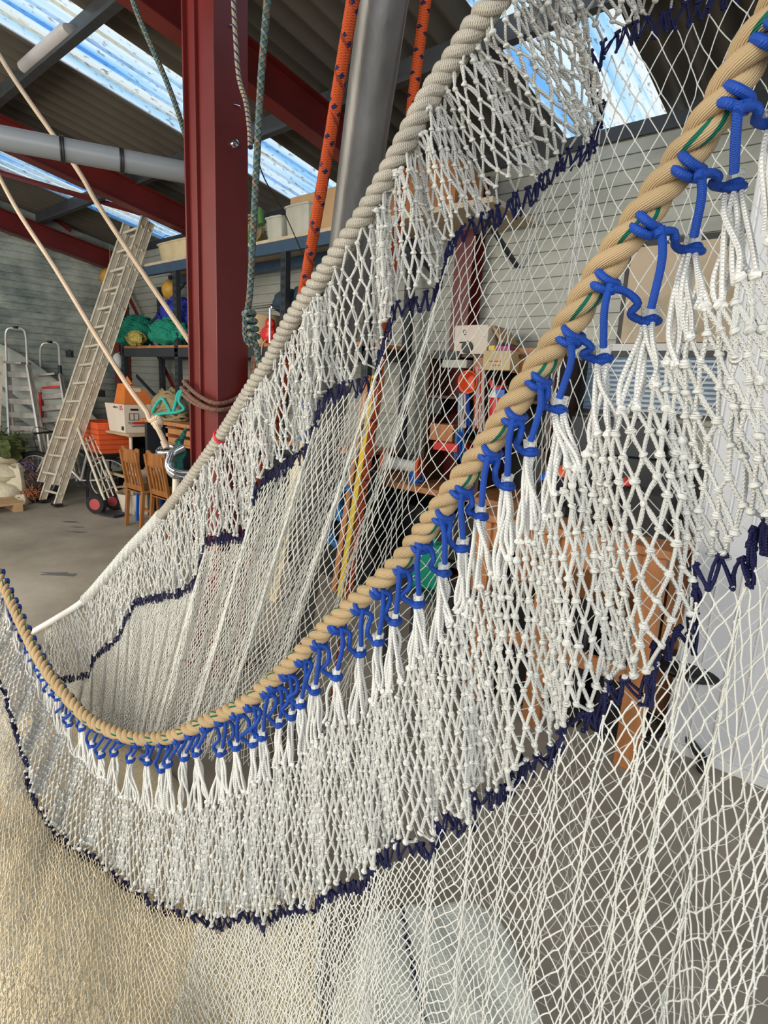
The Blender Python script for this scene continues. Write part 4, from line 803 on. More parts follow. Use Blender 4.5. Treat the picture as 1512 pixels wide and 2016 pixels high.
# ---- extension ladder
FL, FR = on(83, 986, 2, .03), on(112, 994, 2, .03)
TL, TR = P(262, 452, 7.35), P(298, 438, 7.25)
ld = thing('extension_ladder', (FL+FR)/2, 'long aluminium extension ladder leaning from the floor up to the top shelf', 'ladder')
up = (TR-FR)/np.linalg.norm(TR-FR); sd = (FR-FL); nrm = np.cross(sd, up); nrm /= np.linalg.norm(nrm); 
if nrm@(EYE-FR) < 0: nrm = -nrm
sdn = sd/np.linalg.norm(sd)
def rail(a, c, off, nm):
    b = MB(); a2 = a+nrm*off; c2 = c+nrm*off
    b.beam(a2, c2, .012, .085, side=sdn); b.beam(a2+nrm*.04, c2+nrm*.04, .03, .008, side=sdn); b.beam(a2-nrm*.04, c2-nrm*.04, .03, .008, side=sdn); b.build(nm, m_alud, ld, bevel=.002)
sc = .37/np.linalg.norm(sd); FRw = FL+sd*sc if sc > 1 else FR
rail(FL, TL, 0, 'rail'); rail(FR, TR, 0, 'rail')
FL2, FR2, TL2, TR2 = [a*.93+c*.07 for a, c in ((FL, TL), (FR, TR))]+[c+(c-a)*.004 for a, c in ((FL, TL), (FR, TR))]
rail(FL2, TL2, .10, 'fly_rail'); rail(FR2, TR2, .10, 'fly_rail')
for k in range(15):
    q = (k+.6)/15; b = MB(); b.tube([FL*(1-q)+TL*q-sdn*.02, FR*(1-q)+TR*q+sdn*.02], .017, 10); b.build('rung', m_alud, ld)
    if k > 0: b = MB(); b.tube([FL*(1-q)+TL*q-sdn*.02+nrm*.1, FR*(1-q)+TR*q+sdn*.02+nrm*.1], .017, 10); b.build('rung', m_alud, ld)
for a in (FL, FR): b = MB(); b.box(a-up*.0+np.array([.0, 0, .005]), (.14, .10, .03)); b.build('foot', m_black, ld, bevel=.005)
# ---- two platform step ladders
def steps(bl, br, tl_, tr_, d0, d1, label, n, red=False):
    BL, BR, TLm, TRm = P(*bl, d0), P(*br, d0), P(*tl_, d1), P(*tr_, d1); t = thing('step_ladder', (BL+BR)/2, label, 'ladder', 'step ladders by the left wall')
    s = (BR-BL)/np.linalg.norm(BR-BL)
    for a, c in ((BL, TLm), (BR, TRm)): b = MB(); b.beam(a, c, .028, .06, side=s); b.build('stile', m_alu, t, bevel=.002)
    for k in range(n):
        q = (k+.5)/n*.97; a = BL*(1-q)+TLm*q; c = BR*(1-q)+TRm*q; b = MB(); b.beam(a, c, .075, .022, side=(0, 0, 1)); b.build('tread', m_tread, t, bevel=.003)
    upv = (TLm-BL)/np.linalg.norm(TLm-BL); H = .50; w = TRm-TLm; b = MB()
    b.tube(spline([TLm, TLm+upv*H*.5, TLm+upv*H*.86+w*.03, TLm+upv*H+w*.18, TLm+upv*H+w*.5, TLm+upv*H+w*.82, TLm+upv*H*.86+w*.97, TRm+upv*H*.5, TRm], 40), .016, 9); gl = b.build('guard_loop', m_alu, t)
    b = MB(); b.box(TLm+upv*H+w*.5+Z0*.015, (.10, .05, .035)); b.build('loop_catch', m_black, gl, bevel=.006)
    back = np.cross(s, Z0); back = back if back@(EYE-BL) < 0 else -back
    b = MB(); b.beam(TLm+w*.06+upv*.02, TRm-w*.06+upv*.02, .03, .24, side=Z0); b.build('platform', m_tread, t, bevel=.004)
    if red: b = MB(); b.beam(TLm-upv*.17, TRm-upv*.17, .03, .05, side=Z0); b.build('edge_strip', m_redpl, t); b = MB(); b.beam(BL*.15+TLm*.85, BL*.45+TLm*.55, .034, .066, side=s); b.build('red_label', m_redpl, t)
    for a, c in ((BL, TLm), (BR, TRm)): b = MB(); b.beam(a+back*.13, c+back*.05, .024, .03, side=s); b.build('rear_leg', m_alud, t)
    for q in (.2, .45, .7): b = MB(); b.beam((BL*(1-q)+TLm*q)+back*.1, (BR*(1-q)+TRm*q)+back*.1, .02, .02, side=Z0); b.build('cross_bar', m_alud, t)
    if red:
        for a in (TLm, TRm): b = MB(); b.beam(a+upv*.02, a+upv*.14, .04, .05, side=s); b.build('hinge', m_tealr, t, bevel=.004)
steps((24, 962), (96, 965), (13, 716), (54, 718), 8.12, 8.12, 'aluminium step ladder with a wide guard loop, further left of the two step ladders', 9)
steps((84, 955), (152, 948), (80, 742), (118, 738), 8.35, 8.5, 'aluminium step ladder with red strip under its platform, behind the bicycle', 9, True)
b = MB(); b.beam(P(2, 700, 7.8), P(-6, 890, 7.7), .03, .05); b.beam(P(-14, 700, 7.8), P(-40, 890, 7.7), .03, .05); [b.beam(P(2-q*.2, 735+26*q, 7.78), P(-20-q*.6, 735+26*q, 7.78), .06, .02) for q in range(6)]
tag(b.build('folding_ladder', m_alud), 'aluminium ladder cut off by the left edge of the photo', 'ladder')
# ---- upturned grey boat hull leaning on the left wall
h0, h1 = P(-75, 668, 8.08), P(240, 915, 9.1); hl = thing('boat_hull', (h0+h1)/2, 'grey hull of a small boat standing against the left wall behind the step ladders', 'boat')
d = h1-h0; L = np.linalg.norm(d); d /= L; prof = [(.02, -.02)]+[(.50*(1-(1-q)**3)**.5*(1-.75*q**2.0), q*L*1.05) for q in np.linspace(.02, 1, 26)]; 
x_, y_, _ = frame(d); b = MB(); b.lathe(prof, h0, d, 40, sc=(.20, 1.0)); b.build('shell', m_hull, hl)
vdir = (EYE-h0)/np.linalg.norm(EYE-h0)
ks = [h0+d*q*L*1.0+vdir*(.11*(1-q*.6))+Z0*(-.30*(1-.75*q*q)+.02) for q in np.linspace(.05, .97, 20)]
b = MB(); b.tube(ks, .022, 8); b.build('rubbing_strake', m_pvc, hl)
for q, (px, py) in enumerate(((137, 697), (200, 775))): b = MB(); c = P(px, py, 8.7+.3*q); b.box(c, (.10, .05, .10), rz=.4); b.torus(c+Z0*.02, (.3, 1, .1), .04, .01, 14, 6); b.build('cleat', m_black if q else m_dark, hl)
# ---- bicycle
bk = thing('bicycle', on(72, 968, 2, 0)+np.array([0.25, 0, 0]), 'silver mountain bike parked behind the extension ladder', 'bicycle')
fwd = np.array([-.80, -.60, 0]); fwd /= np.linalg.norm(fwd); axw = np.cross(fwd, Z0); w1 = P(72, 925, 7.98); w1[2] = .335; w2 = w1-fwd*1.04
for wc in (w1, w2):
    b = MB(); b.torus(wc, axw, .31, .027, 40, 10)
    for k in range(60): a = 2*math.pi*k/60; q = np.cos(a)*fwd+np.sin(a)*Z0; b.box(wc+q*.336, (.012, .05, .014), ax=[np.cross(axw, q), axw, q])
    tyre = b.build('tyre', m_rubber, bk)
    b = MB(); b.torus(wc, axw, .277, .009, 36, 6); rim_ = b.build('rim', m_alu, tyre)
    b = MB()
    for k in range(18): a = 2*math.pi*k/18; q = np.cos(a)*fwd+np.sin(a)*Z0; b.tube([wc, wc+q*.275], .0016, 4)
    b.lathe([(.02, -.05), (.03, -.03), (.02, 0), (.03, .03), (.02, .05)], wc, axw, 12); b.build('spokes', m_chrome, tyre)
head = w1-fwd*.20+Z0*.42; seat = w1-fwd*.78+Z0*.48; bb = w1-fwd*.63-Z0*.03
b = MB(); [b.tube([p0, p1], r, 10) for p0, p1, r in ((head, bb, .025), (head+Z0*.06, seat, .022), (seat, bb, .02), (bb, w2, .013), (seat, w2, .013))]; b.build('frame', m_alu, bk)
b = MB()
for s in (-.055, .055): b.tube([w1+axw*s, head-Z0*.10+axw*s*.9], .016, 8)
b.tube([head-Z0*.12, head+Z0*.16], .02, 10); b.build('fork', m_alu, bk)
b = MB(); hb = head+Z0*.18-fwd*-.05; b.tube(spline([hb+axw*.32-fwd*.05, hb+axw*.1, hb-axw*.1, hb-axw*.32-fwd*.05], 20), .013, 8); b.tube([hb+axw*.32-fwd*.05, hb+axw*.2-fwd*.02], .019, 8); b.tube([hb-axw*.32-fwd*.05, hb-axw*.2-fwd*.02], .019, 8); b.tube(spline([hb+axw*.2, hb+fwd*.15+Z0*.05, w1+Z0*.3+axw*.05], 14), .005, 5); b.build('handlebar', m_black, bk)
b = MB(); sc_ = seat+Z0*.19; b.tube([seat, sc_], .014, 8); b.ball(sc_+fwd*.02+Z0*.02, (.13, .07, .03), n=16, ax=[fwd, axw, Z0]); b.build('saddle', m_black, bk)
b = MB(); b.torus(bb, axw, .085, .006, 26, 5); [b.tube([bb, bb+v*.16], .009, 6) for v in (Z0*.7+fwd*.7, -Z0*.7-fwd*.7)]; b.build('crankset', m_dark, bk)
# ---- bundle of cream sheeting on a pallet, blue and orange net beside it
pc = on(38, 1006, 2, 0)
pl = thing('pallet', (pc[0]-.35, pc[1]-.1, 0), 'brown wooden pallet under the cream net bundle at the left edge', 'pallet')
for k in range(3): b = MB(); y = pc[1]-.02-k*.40; b.bx(pc[0]-1.1, pc[0]+.05, y-.05, y+.05, 0, .09); b.build('bearer', m_kraft, pl)
for k in range(6): b = MB(); x = pc[0]-.02-k*.21; b.bx(x-.07, x+.07, pc[1]-.9, pc[1]+.05, .09, .115); b.build('deck_board', m_kraft, pl)
b = MB()
for k, (px, py, r) in enumerate(((2, 966, (.36, .34, .17)), (-2, 930, (.34, .32, .15)), (-4, 897, (.30, .28, .15)))): c = P(px, py, 7.85); b.ball(c, r, n=30, lump=.07, f=4, seed=k)
tag(b.build('net_bundle', m_cloth), 'bulging cream netting bundle stacked on the pallet at the left edge', 'net bundle')
b = MB(); b.ball(P(34, 955, 7.85), (.16, .15, .30), n=20, lump=.12, f=5); b.ball(P(40, 985, 7.8), (.20, .12, .12), n=18, lump=.12, f=5); tag(b.build('net_sack', m_cloth), 'loose beige sack beside the cream bundle on the pallet', 'sack')
b = MB(); c = P(4, 880, 7.75)
b.ball(c, (.30, .26, .16), n=22, lump=.2, f=7, seed=5); g = np.random.default_rng(5)
for k in range(70): a = g.random()*6.28; e = g.random()*1.4; v = np.array([math.cos(a)*math.cos(e)*.31, math.sin(a)*math.cos(e)*.27, math.sin(e)*.18]); b.tube(spline([c+v, c+v*1.1+g.normal(0, .04, 3), c+v*1.1+g.normal(0, .07, 3)], 6), .006, 4)
tag(b.build('net_bundle', mat('green_black_net', (.02, .03, .01), .9, col2=(.12, .15, .04), scale=25, bump=1, bscale=50)), 'green and black net heaped on top of the cream bundle', 'net bundle')
def netheap(c, r, m1, label, seed, z0=.0, n=120):
    b = MB(); g = np.random.default_rng(seed); c = np.array(c); b.ball(c, np.array(r)*.85, n=20, lump=.2, f=6, seed=seed, mi=0)
    for k in range(n):
        a = g.random()*6.28; e = g.random()*1.45; v = np.array([math.cos(a)*math.cos(e)*r[0], math.sin(a)*math.cos(e)*r[1], math.sin(e)*r[2]]); q = g.normal(0, .035, 3)
        p = spline([c+v-q, c+v*1.08, c+v+q], 7); p[:, 2] = np.maximum(p[:, 2], z0+.01); b.tube(p, .006, 4, mi=1+int(g.integers(0, 2)))
    return tag(b.build('net_heap', m1), label, 'net heap')
ofl = mat('orange_twine', (.30, .10, .04), .8); bfl = mat('blue_twine', (.02, .09, .28), .8); dkb = mat('dark_twine_core', (.05, .04, .04), .9)
netheap(P(34, 945, 7.95)*np.array([1, 1, 0])+np.array([.12, 0.1, .25]), (.17, .22, .26), [dkb, bfl, ofl], 'heap of blue and orange net beside the cream bundle', 3)
netheap(P(50, 975, 7.9)*np.array([1, 1, 0])+np.array([0.1, 0, .08]), (.16, .14, .09), [dkb, ofl, ofl], 'low heap of orange twine on the floor in front of the bicycle', 4)
# ---- sack truck
sk0 = on(212, 978, 2, .02); st_ = thing('hand_truck', sk0, 'grey steel hand truck with a red-hubbed wheel, lying against the basket', 'hand truck')
ra, rb_ = [P(150, 835, 7.5), P(206, 985, 7.35)], [P(172, 828, 7.7), P(232, 972, 7.55)]
for q in (ra, rb_): b = MB(); b.tube(q, .017, 9); b.build('side_tube', m_alud, st_)
b = MB(); b.tube(spline([ra[0], ra[0]+(ra[0]-ra[1])*.07, (ra[0]+rb_[0])/2+(ra[0]-ra[1])*.11, rb_[0]+(rb_[0]-rb_[1])*.07, rb_[0]], 20), .017, 9); b.build('handle_bar', m_alud, st_)
for q in (0.04, -.02): b = MB(); cc_ = (ra if q > 0 else rb_)[0]; dd_ = (ra[0]-ra[1])/np.linalg.norm(ra[0]-ra[1]); b.tube([cc_-dd_*.02, cc_+dd_*.1], .024, 10); b.build('grip', m_yelpl, st_)
for q in (.25, .5, .75, .9): b = MB(); b.tube([ra[0]*(1-q)+ra[1]*q, rb_[0]*(1-q)+rb_[1]*q], .012, 7); b.build('cross_bar', m_alud, st_)
for f in (.33, .66): b = MB(); b.tube([(ra[0]*(1-f)+rb_[0]*f)*.8+(ra[1]*(1-f)+rb_[1]*f)*.2, ra[1]*(1-f)+rb_[1]*f], .010, 7); b.build('slat', m_alud, st_)
def wheel(px, py, d, r, ax, parent):
    c = P(px, py, d); c[2] = r; b = MB(); b.lathe([(r*.55, -.04), (r*.9, -.042), (r, -.02), (r, .02), (r*.9, .042), (r*.55, .04)], c, ax, 28); ty = b.build('tyre', m_rubber, parent)
    b = MB(); b.lathe([(.02, -.03), (r*.15, -.035), (r*.5, -.040), (r*.55, -.03), (r*.2, -.03), (r*.2, .03), (r*.55, .03), (r*.55, .045), (.02, .05)], c, ax, 20); b.build('hub', m_pink, ty)
wheel(189, 969, 7.35, .13, (.55, -.8, 0), st_); wheel(224, 966, 7.62, .12, (.55, -.8, 0), st_)
b = MB(); b.box(P(220, 985, 7.3)*np.array([1, 1, 0])+np.array([0, 0, .03]), (.3, .22, .02), rz=.3); b.build('toe_plate', m_dark, st_)
# ---- table, boxes, baskets
YT = 3.38; xc = on(253, 857, 1, YT)[0]; zt = on(253, 855, 1, YT)[2]
tb = thing('work_table', (xc-.45, YT+.25, 0), 'small high table with a worn wooden top behind the two chairs', 'table')
b = MB(); b.bx(xc-.96, xc, YT, YT+.5, zt-.035, zt); b.build('table_top', m_ply, tb, bevel=.006)
for x in (xc-.90, xc-.05):
    for y in (YT+.05, YT+.45): b = MB(); b.tube([(x, y, zt-.03), (x, y, 0)], .022, 10); b.build('leg', m_alud, tb)
b = MB(); b.bx(xc-.9, xc-.05, YT+.03, YT+.07, .45, .48); b.build('stretcher', m_ply, tb)
zb = zt+.001; x1_ = on(247, 850, 1, YT+.03)[0]; hz = on(247, 797, 1, YT+.03)[2]-zb
wb = thing('cardboard_box', (x1_-.25, YT+.25, zb), 'open white printed cardboard box on the table', 'box')
b = MB(); th_ = .006; X0_, X1_, Y0_, Y1_ = x1_-.44, x1_, YT+.03, YT+.40; fl = .06
V = [(X0_, Y0_, zb), (X1_, Y0_, zb), (X1_, Y1_, zb), (X0_, Y1_, zb), (X0_-fl, Y0_-.02, zb+hz), (X1_+.01, Y0_-.01, zb+hz), (X1_+.01, Y1_+fl*.2, zb+hz), (X0_-fl, Y1_, zb+hz)]
V2 = [(X0_+th_, Y0_+th_, zb+th_), (X1_-th_, Y0_+th_, zb+th_), (X1_-th_, Y1_-th_, zb+th_), (X0_+th_, Y1_-th_, zb+th_), (X0_-fl+th_, Y0_-.02+th_, zb+hz), (X1_+.01-th_, Y0_-.01+th_, zb+hz), (X1_+.01-th_, Y1_+fl*.2-th_, zb+hz), (X0_-fl+th_, Y1_-th_, zb+hz)]
F = [(3, 2, 1, 0), (0, 1, 5, 4), (1, 2, 6, 5), (2, 3, 7, 6), (3, 0, 4, 7), (8, 9, 10, 11), (8, 12, 13, 9), (9, 13, 14, 10), (10, 14, 15, 11), (11, 15, 12, 8)]+[(4+i, 4+(i+1) % 4, 12+(i+1) % 4, 12+i) for i in range(4)]
b.add(V+V2, F); wb = b.build('carton', m_card, wb, smooth=False)
m_ink = mat('black_ink', (.02, .018, .018), .8); m_inkr = mat('red_ink', (.55, .02, .02), .8); m_paper = mat('label_white', (.75, .72, .68), .8)
text('print', 'US', (X1_-.075, Y0_-.014, zb+hz-.045), (1, 0, 0), (0, 0, 1), .085, m_inkr, wb); text('print', 'where', (X1_-.215, Y0_-.016, zb+hz-.04), (1, 0, 0), (0, 0, 1), .05, m_ink, wb)
b = MB(); b.bx(X1_-.09, X1_-.03, Y0_-.006, Y0_-.004, zb+.03, zb+.08); b.build('print', m_ink, wb)
b = MB(); b.box((X1_+.011, Y0_+.12, zb+hz-.06), (.004, .10, .025)); b.build('hand_slot', m_black, wb)
b = MB()
for (ya, yb, za, zc) in ((.05, .17, .16, .165), (.05, .17, .24, .245), (.05, .055, .16, .245), (.11, .114, .16, .245), (.17, .175, .16, .245)): b.bx(X1_+.004, X1_+.0125, Y0_+ya, Y0_+yb, zb+za, zb+zc)
b.build('print', m_ink, wb); b = MB(); b.box((X1_+.010, Y0_+.19, zb+.125), (.006, .17, .032)); b.build('print', m_inkr, wb)
text('print', 'FLR', (X1_+.0135, Y0_+.07, zb+.125), (0, 1, 0), (0, 0, 1), .045, m_ink, wb); text('print', 'HARDWARE', (X1_+.0125, Y0_+.16, zb+.085), (0, 1, 0), (0, 0, 1), .032, m_ink, wb)
oz = zb+hz-.02; ob = thing('orange_box', (x1_-.12, YT+.30, oz), 'bright orange carton with open flaps standing on the white box', 'box')
xo = on(243, 770, 1, YT+.10)[0]
b = MB(); V = [(xo-.30, YT+.10, oz-.02), (xo, YT+.10, oz-.02), (xo+.02, YT+.50, oz-.02), (xo-.28, YT+.5, oz-.02), (xo-.22, YT+.13, oz+.27), (xo+.0, YT+.13, oz+.28), (xo+.02, YT+.40, oz+.19), (xo-.24, YT+.42, oz+.2)]
b.add(V, [(3, 2, 1, 0), (0, 1, 5, 4), (1, 2, 6, 5), (2, 3, 7, 6), (3, 0, 4, 7), (4, 5, 6, 7)]); b.add([(xo-.02, YT+.13, oz+.27), (xo+.03, YT+.2, oz+.27), (xo+.0, YT+.15, oz+.37), (xo-.015, YT+.14, oz+.27), (xo+.03, YT+.21, oz+.27), (xo+.002, YT+.158, oz+.37)], [(0, 1, 2), (5, 4, 3), (0, 2, 5, 3), (1, 4, 5, 2), (0, 3, 4, 1)]); ob = b.build('carton', m_orange, ob, smooth=False)
b = MB(); b.beam((xo-.23, YT+.118, oz+.10), (xo-.05, YT+.124, oz+.17), .006, .004); b.beam((xo-.16, YT+.118, oz+.06), (xo-.13, YT+.124, oz+.2), .006, .004); b.build('print', m_ink, ob)
b = MB(); b.box((xo+.013, YT+.27, oz+.20), (.012, .10, .045)); b.build('label', m_card, ob)
# red-orange basket under the table end
bq = P(205, 900, 7.75); bk_ = thing('plastic_basket', (bq[0], bq[1], .55), 'red-orange perforated plastic basket behind the hand truck', 'basket'); zlo, zhi = P(210, 892, 7.75)[2], P(210, 832, 7.75)[2]
cen = P(208, 860, 7.9); b = MB(); A4 = [(-1, -1), (1, -1), (1, 1), (-1, 1)]; W_, D_ = .33, .24
V = [(cen[0]+sx*W_*.8, cen[1]+sy*D_*.8, zlo) for sx, sy in A4]+[(cen[0]+sx*W_, cen[1]+sy*D_, zhi) for sx, sy in A4]+[(cen[0]+sx*(W_-.012), cen[1]+sy*(D_-.012), zhi) for sx, sy in A4]+[(cen[0]+sx*(W_*.8-.01), cen[1]+sy*(D_*.8-.01), zlo+.012) for sx, sy in A4]
F = [(3, 2, 1, 0), (12, 13, 14, 15)]
for i in range(4): j = (i+1) % 4; F += [(i, j, 4+j, 4+i), (4+i, 4+j, 8+j, 8+i), (8+i, 8+j, 12+j, 12+i)]
b.add(V, F); bk2 = b.build('body', m_orgpl, bk_, smooth=False)
b = MB()
for r_ in range(5):
    for k in range(16):
        f = (r_+.8)/6; w_ = W_*(.8+.2*f); d_ = D_*(.8+.2*f); z = zlo+(zhi-zlo)*f
        b.box((cen[0]-w_+2*w_*(k+.5)/16, cen[1]-d_-.001, z), (.018, .006, .012)); b.box((cen[0]+w_+.001, cen[1]-d_+2*d_*(k+.5)/16, z), (.006, .013, .012))
b.build('perforation', mat('dark_orange', (.30, .04, .012), .6), bk2, smooth=False)['kind'] = 'stuff'
b = MB(); [b.tube([(cen[0]+sx*W_*.98, cen[1]-D_*.98, zhi), (cen[0]+sx*W_*.98, cen[1]+D_*.98, zhi)], .012, 6) for sx in (-1, 1)]; [b.tube([(cen[0]-W_*.98, cen[1]+sx*D_*.98, zhi), (cen[0]+W_*.98, cen[1]+sx*D_*.98, zhi)], .012, 6) for sx in (-1, 1)]; b.build('rim', m_orgpl, bk_)
sup = thing('low_bench', (cen[0], cen[1], 0), 'dark low bench the red-orange basket stands on', 'bench'); b = MB(); b.bx(cen[0]-.33, cen[0]+.3, cen[1]-.22, cen[1]+.22, zlo-.05, zlo-.002); b.build('seat', m_black, sup)
for sx in (-.28, .26):
    for sy in (-.17, .17): b = MB(); b.tube([(cen[0]+sx, cen[1]+sy, zlo-.05), (cen[0]+sx, cen[1]+sy, 0)], .018, 8); b.build('leg', m_black, sup)
# ---- two slat-back chairs seen from behind
def chair(xa, y, w_, label):
    t = thing('dining_chair', (xa+w_/2, y, 0), label, 'chair', 'wooden slat-back chairs'); zt_ = .95
    for x in (xa, xa+w_):
        b = MB(); b.beam((x, y-.02, 0), (x, y+.02, .46), .036, .042); b.beam((x, y+.02, .44), (x+.0, y-.05, zt_-.04), .034, .036); b.build('back_leg', m_wood, t, bevel=.004)
        b = MB(); b.beam((x-.01 if x == xa else x+.01, y+.40, 0), (x-.01 if x == xa else x+.01, y+.38, .43), .036, .036); b.build('front_leg', m_wood, t, bevel=.004)
    pts = [(-.02, -.11), (-.02, .055), (.03, .065), (w_*.25, .035), (w_*.75, .035), (w_-.03, .065), (w_+.02, .055), (w_+.02, -.10), (w_*.5, -.12)]
    b = MB(); b.poly(pts, (xa, y-.035, zt_-.06), (1, 0, 0), (0, .02, 1), -.022); b.build('crest_rail', m_wood, t, bevel=.003)
    for k in range(4): f = (k+1)/5; b = MB(); b.beam((xa+w_*f, y+.015, .5), (xa+w_*f, y-.035, zt_-.15), .03, .014); b.build('slat', m_wood, t)
    b = MB(); b.bx(xa, xa+w_, y-.0, y+.03, .43, .52); b.build('lower_rail', m_wood, t, bevel=.003)
    b = MB(); b.poly([(-.02, 0), (w_+.02, 0), (w_+.04, .42), (-.04, .42)], (xa, y+.0, .44), (1, 0, 0), (0, 1, 0), .025); b.build('seat', m_wood, t, bevel=.006)
    for yy in (.2,): b = MB(); b.bx(xa, xa+w_, y+.18, y+.205, .16, .19); b.build('stretcher', m_wood, t)
chair(-6.67, 3.12, .36, 'varnished wooden slat-back chair, left of the two and further from the red column')
chair(-6.17, 3.16, .36, 'varnished wooden slat-back chair, right one partly hidden by the net edge')
# white tub and cardboard below
c = on(235, 1010, 2, 0); t = thing('white_tub', (c[0], c[1]+.28, 0), 'round white tub on the floor behind the left chair', 'tub'); b = MB(); b.lathe([(.26, 0), (.33, .26), (.345, .27), (.31, .262), (.25, .02)], (c[0]+.05, c[1]+.30, 0), n=36, sc=(1, .8)); b.build('body', m_card, t)
b = MB(); b.box((c[0]-.08, c[1]+.24, .33), (.42, .34, .012), ax=[(.9, .3, .12), (-.3, .95, 0), (-.12, 0, .99)]); b.box((c[0]+.05, c[1]+.4, .37), (.36, .26, .012), ax=[(.95, -.2, .2), (.2, .97, 0), (-.2, 0, .97)]); tag(b.build('flattened_cardboard', m_kraft), 'torn brown cardboard lying over the white tub', 'cardboard')
t = thing('blue_stool', (c[0]+.45, c[1]+.25, 0), 'cream-backed stool with blue legs standing behind the left chair', 'stool')
for dx, dy in ((0, 0), (.3, 0), (0, .3), (.3, .3)): b = MB(); b.beam((c[0]+.22+dx, c[1]-.02+dy, 0), (c[0]+.27+dx*.8, c[1]+.02+dy, .55), .03, .03); b.build('leg', m_bluepl, t)
b = MB(); b.bx(c[0]+.22, c[0]+.56, c[1]+.0, c[1]+.34, .55, .58); b.build('seat', m_card, t); b = MB(); b.bx(c[0]+.22, c[0]+.56, c[1]+.31, c[1]+.34, .58, .80); b.build('backrest', m_card, t)
# rope coils heaped on crates
def ropeheap(c, r, turns, m, label, seed=0, rr=.014, base=True, grp=None):
    c = np.array(c, float); b = MB(); g = np.random.default_rng(seed)
    if base: b.ball(c+[0, 0, r[2]*.45], np.array(r)*np.array([.93, .93, .55]), n=22, lump=.08, seed=seed)
    for k in range(turns):
        f = 1-(k/turns)**1.6*.75; z = r[2]*(k+.5)/turns; a = np.linspace(0, 2*math.pi, 36, endpoint=False); p1, p2 = g.random(2)*6.28
        pts = np.stack([c[0]+r[0]*f*np.cos(a)*(1+.06*np.sin(3*a+p1)), c[1]+r[1]*f*np.sin(a)*(1+.06*np.sin(2*a+p2)), c[2]+z+r[2]*.10*np.sin(2*a+p1)+r[2]*.06*np.sin(3*a+p2)], 1); pts[:, 2] = np.maximum(pts[:, 2], c[2]+rr)
        b.tube(pts, rr, 6, closed=True)
    return tag(b.build('rope_coil', m), label, 'rope coil', grp)
cz = on(345, 815, 1, 3.72)
bench = thing('timber_bench', (-6.6, 3.75, 0), 'timber bench holding the big rope coil, left of the red column', 'bench')
b = MB(); b.bx(-7.05, -5.9, 3.5, 3.86, 1.20, 1.24); b.build('top', m_wood2, bench); 
for x in (-7.0, -5.95): b = MB(); b.bx(x-.03, x+.03, 3.55, 3.82, 0, 1.20); b.build('leg', m_dark, bench)
ropeheap((-6.72, 3.70, 1.24), (.34, .17, .34), 22, c_coil, 'big heaped coil of natural rope left of the red column', 2, .015)
b = MB(); tq = [P(300, 838-26, 6.95), P(305, 800, 6.9), P(318, 785, 6.88), P(330, 800, 6.85), P(338, 815, 6.85), P(345, 795, 6.85), P(350, 775, 6.85), P(357, 770, 6.85), P(352, 790, 6.83), P(362, 805, 6.83), P(345, 812, 6.83), P(320, 814, 6.85), P(303, 818, 6.9)]
b.tube(spline(tq, 90), .018, 8); tag(b.build('turquoise_rope', c_teal), 'turquoise rope lying on the big coil beside the red column', 'rope')
cr_ = thing('timber_crate', (-6.3, 3.6, 1.0), 'brown timber crate under the turquoise rope', 'crate'); b = MB(); zz = on(345, 825, 1, 3.52)[2]; xq = on(327, 825, 1, 3.45)[0]
for z in (1.02, 1.12): b = MB(); b.bx(xq, xq+.75, 3.44, 3.47, z, z+.06); b.build('slat', m_wood2, cr_)
for x in (xq, xq+.7): b = MB(); b.bx(x, x+.05, 3.44, 3.86, 1.0, 1.19); b.build('end_post', m_wood2, cr_)
b = MB(); b.bx(xq, xq+.75, 3.44, 3.86, .99, 1.015); b.build('bottom', m_wood2, cr_)
for x in (xq+.02, xq+.62): b = MB(); b.bx(x, x+.08, 3.5, 3.8, 0, .985); b.build('trestle', m_dark, cr_)
for (px, py, s_, lb) in ((285, 880, 1, 'dark tangled rope heap below the table, left of the chrome shackle'), (255, 950, 2, 'grey-brown rope coil on the floor between hand truck and left chair')):
    cc_ = P(px, py, 7.6); cc_[1] = min(cc_[1]+.15, 4.2); cc_[2] = 0; ropeheap(cc_, (.30, .25, .62 if s_ == 1 else .5), 20, c_coil, lb, s_, .016)
b = MB(); 
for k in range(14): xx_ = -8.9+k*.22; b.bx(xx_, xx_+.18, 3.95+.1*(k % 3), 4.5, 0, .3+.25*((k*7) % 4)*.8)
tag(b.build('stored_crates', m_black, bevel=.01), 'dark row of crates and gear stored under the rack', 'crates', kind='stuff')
# ================================================================ behind the nets on the right
YW = 4.1
wbn = thing('workbench', (-3.3, 4.25, 0), 'cluttered wooden workbench along the back wall, seen through the fine mesh', 'workbench')
b = MB(); b.bx(-4.9, -1.9, 3.85, 4.55, .90, .95); b.build('top', m_wood2, wbn, bevel=.004)
for x in (-4.85, -3.4, -1.95): b = MB(); b.bx(x-.04, x+.04, 3.9, 4.5, 0, .90); b.build('leg', m_dark, wbn)
b = MB(); b.bx(-4.8, -2.0, 3.95, 4.5, .3, .33); b.build('lower_shelf', m_dark, wbn)
b = MB(); b.bx(-4.6, -3.7, 4.0, 4.5, .34, .8); b.bx(-3.2, -2.2, 4.0, 4.5, .34, .75); tag(b.build('tool_chest', m_black, bevel=.01), 'dark tool chests on the lower shelf of the workbench', 'chest')
m_dkwood = mat('dark_brown_wood', (.055, .022, .010), .5, var=.3)
shu = thing('tool_cabinet', (-2.55, 4.3, .95), 'open-fronted brown shelf unit on the workbench filled with gear', 'cabinet'); b = MB(); x0_, x1_ = on(838, 760, 1, YW)[0], on(1085, 760, 1, YW)[0]; z1_ = 2.04
for x in (x0_, (x0_+x1_)/2, x1_): b = MB(); b.bx(x-.015, x+.015, YW+.02, 4.55, .95, z1_); b.build('side_panel', m_dkwood, shu)
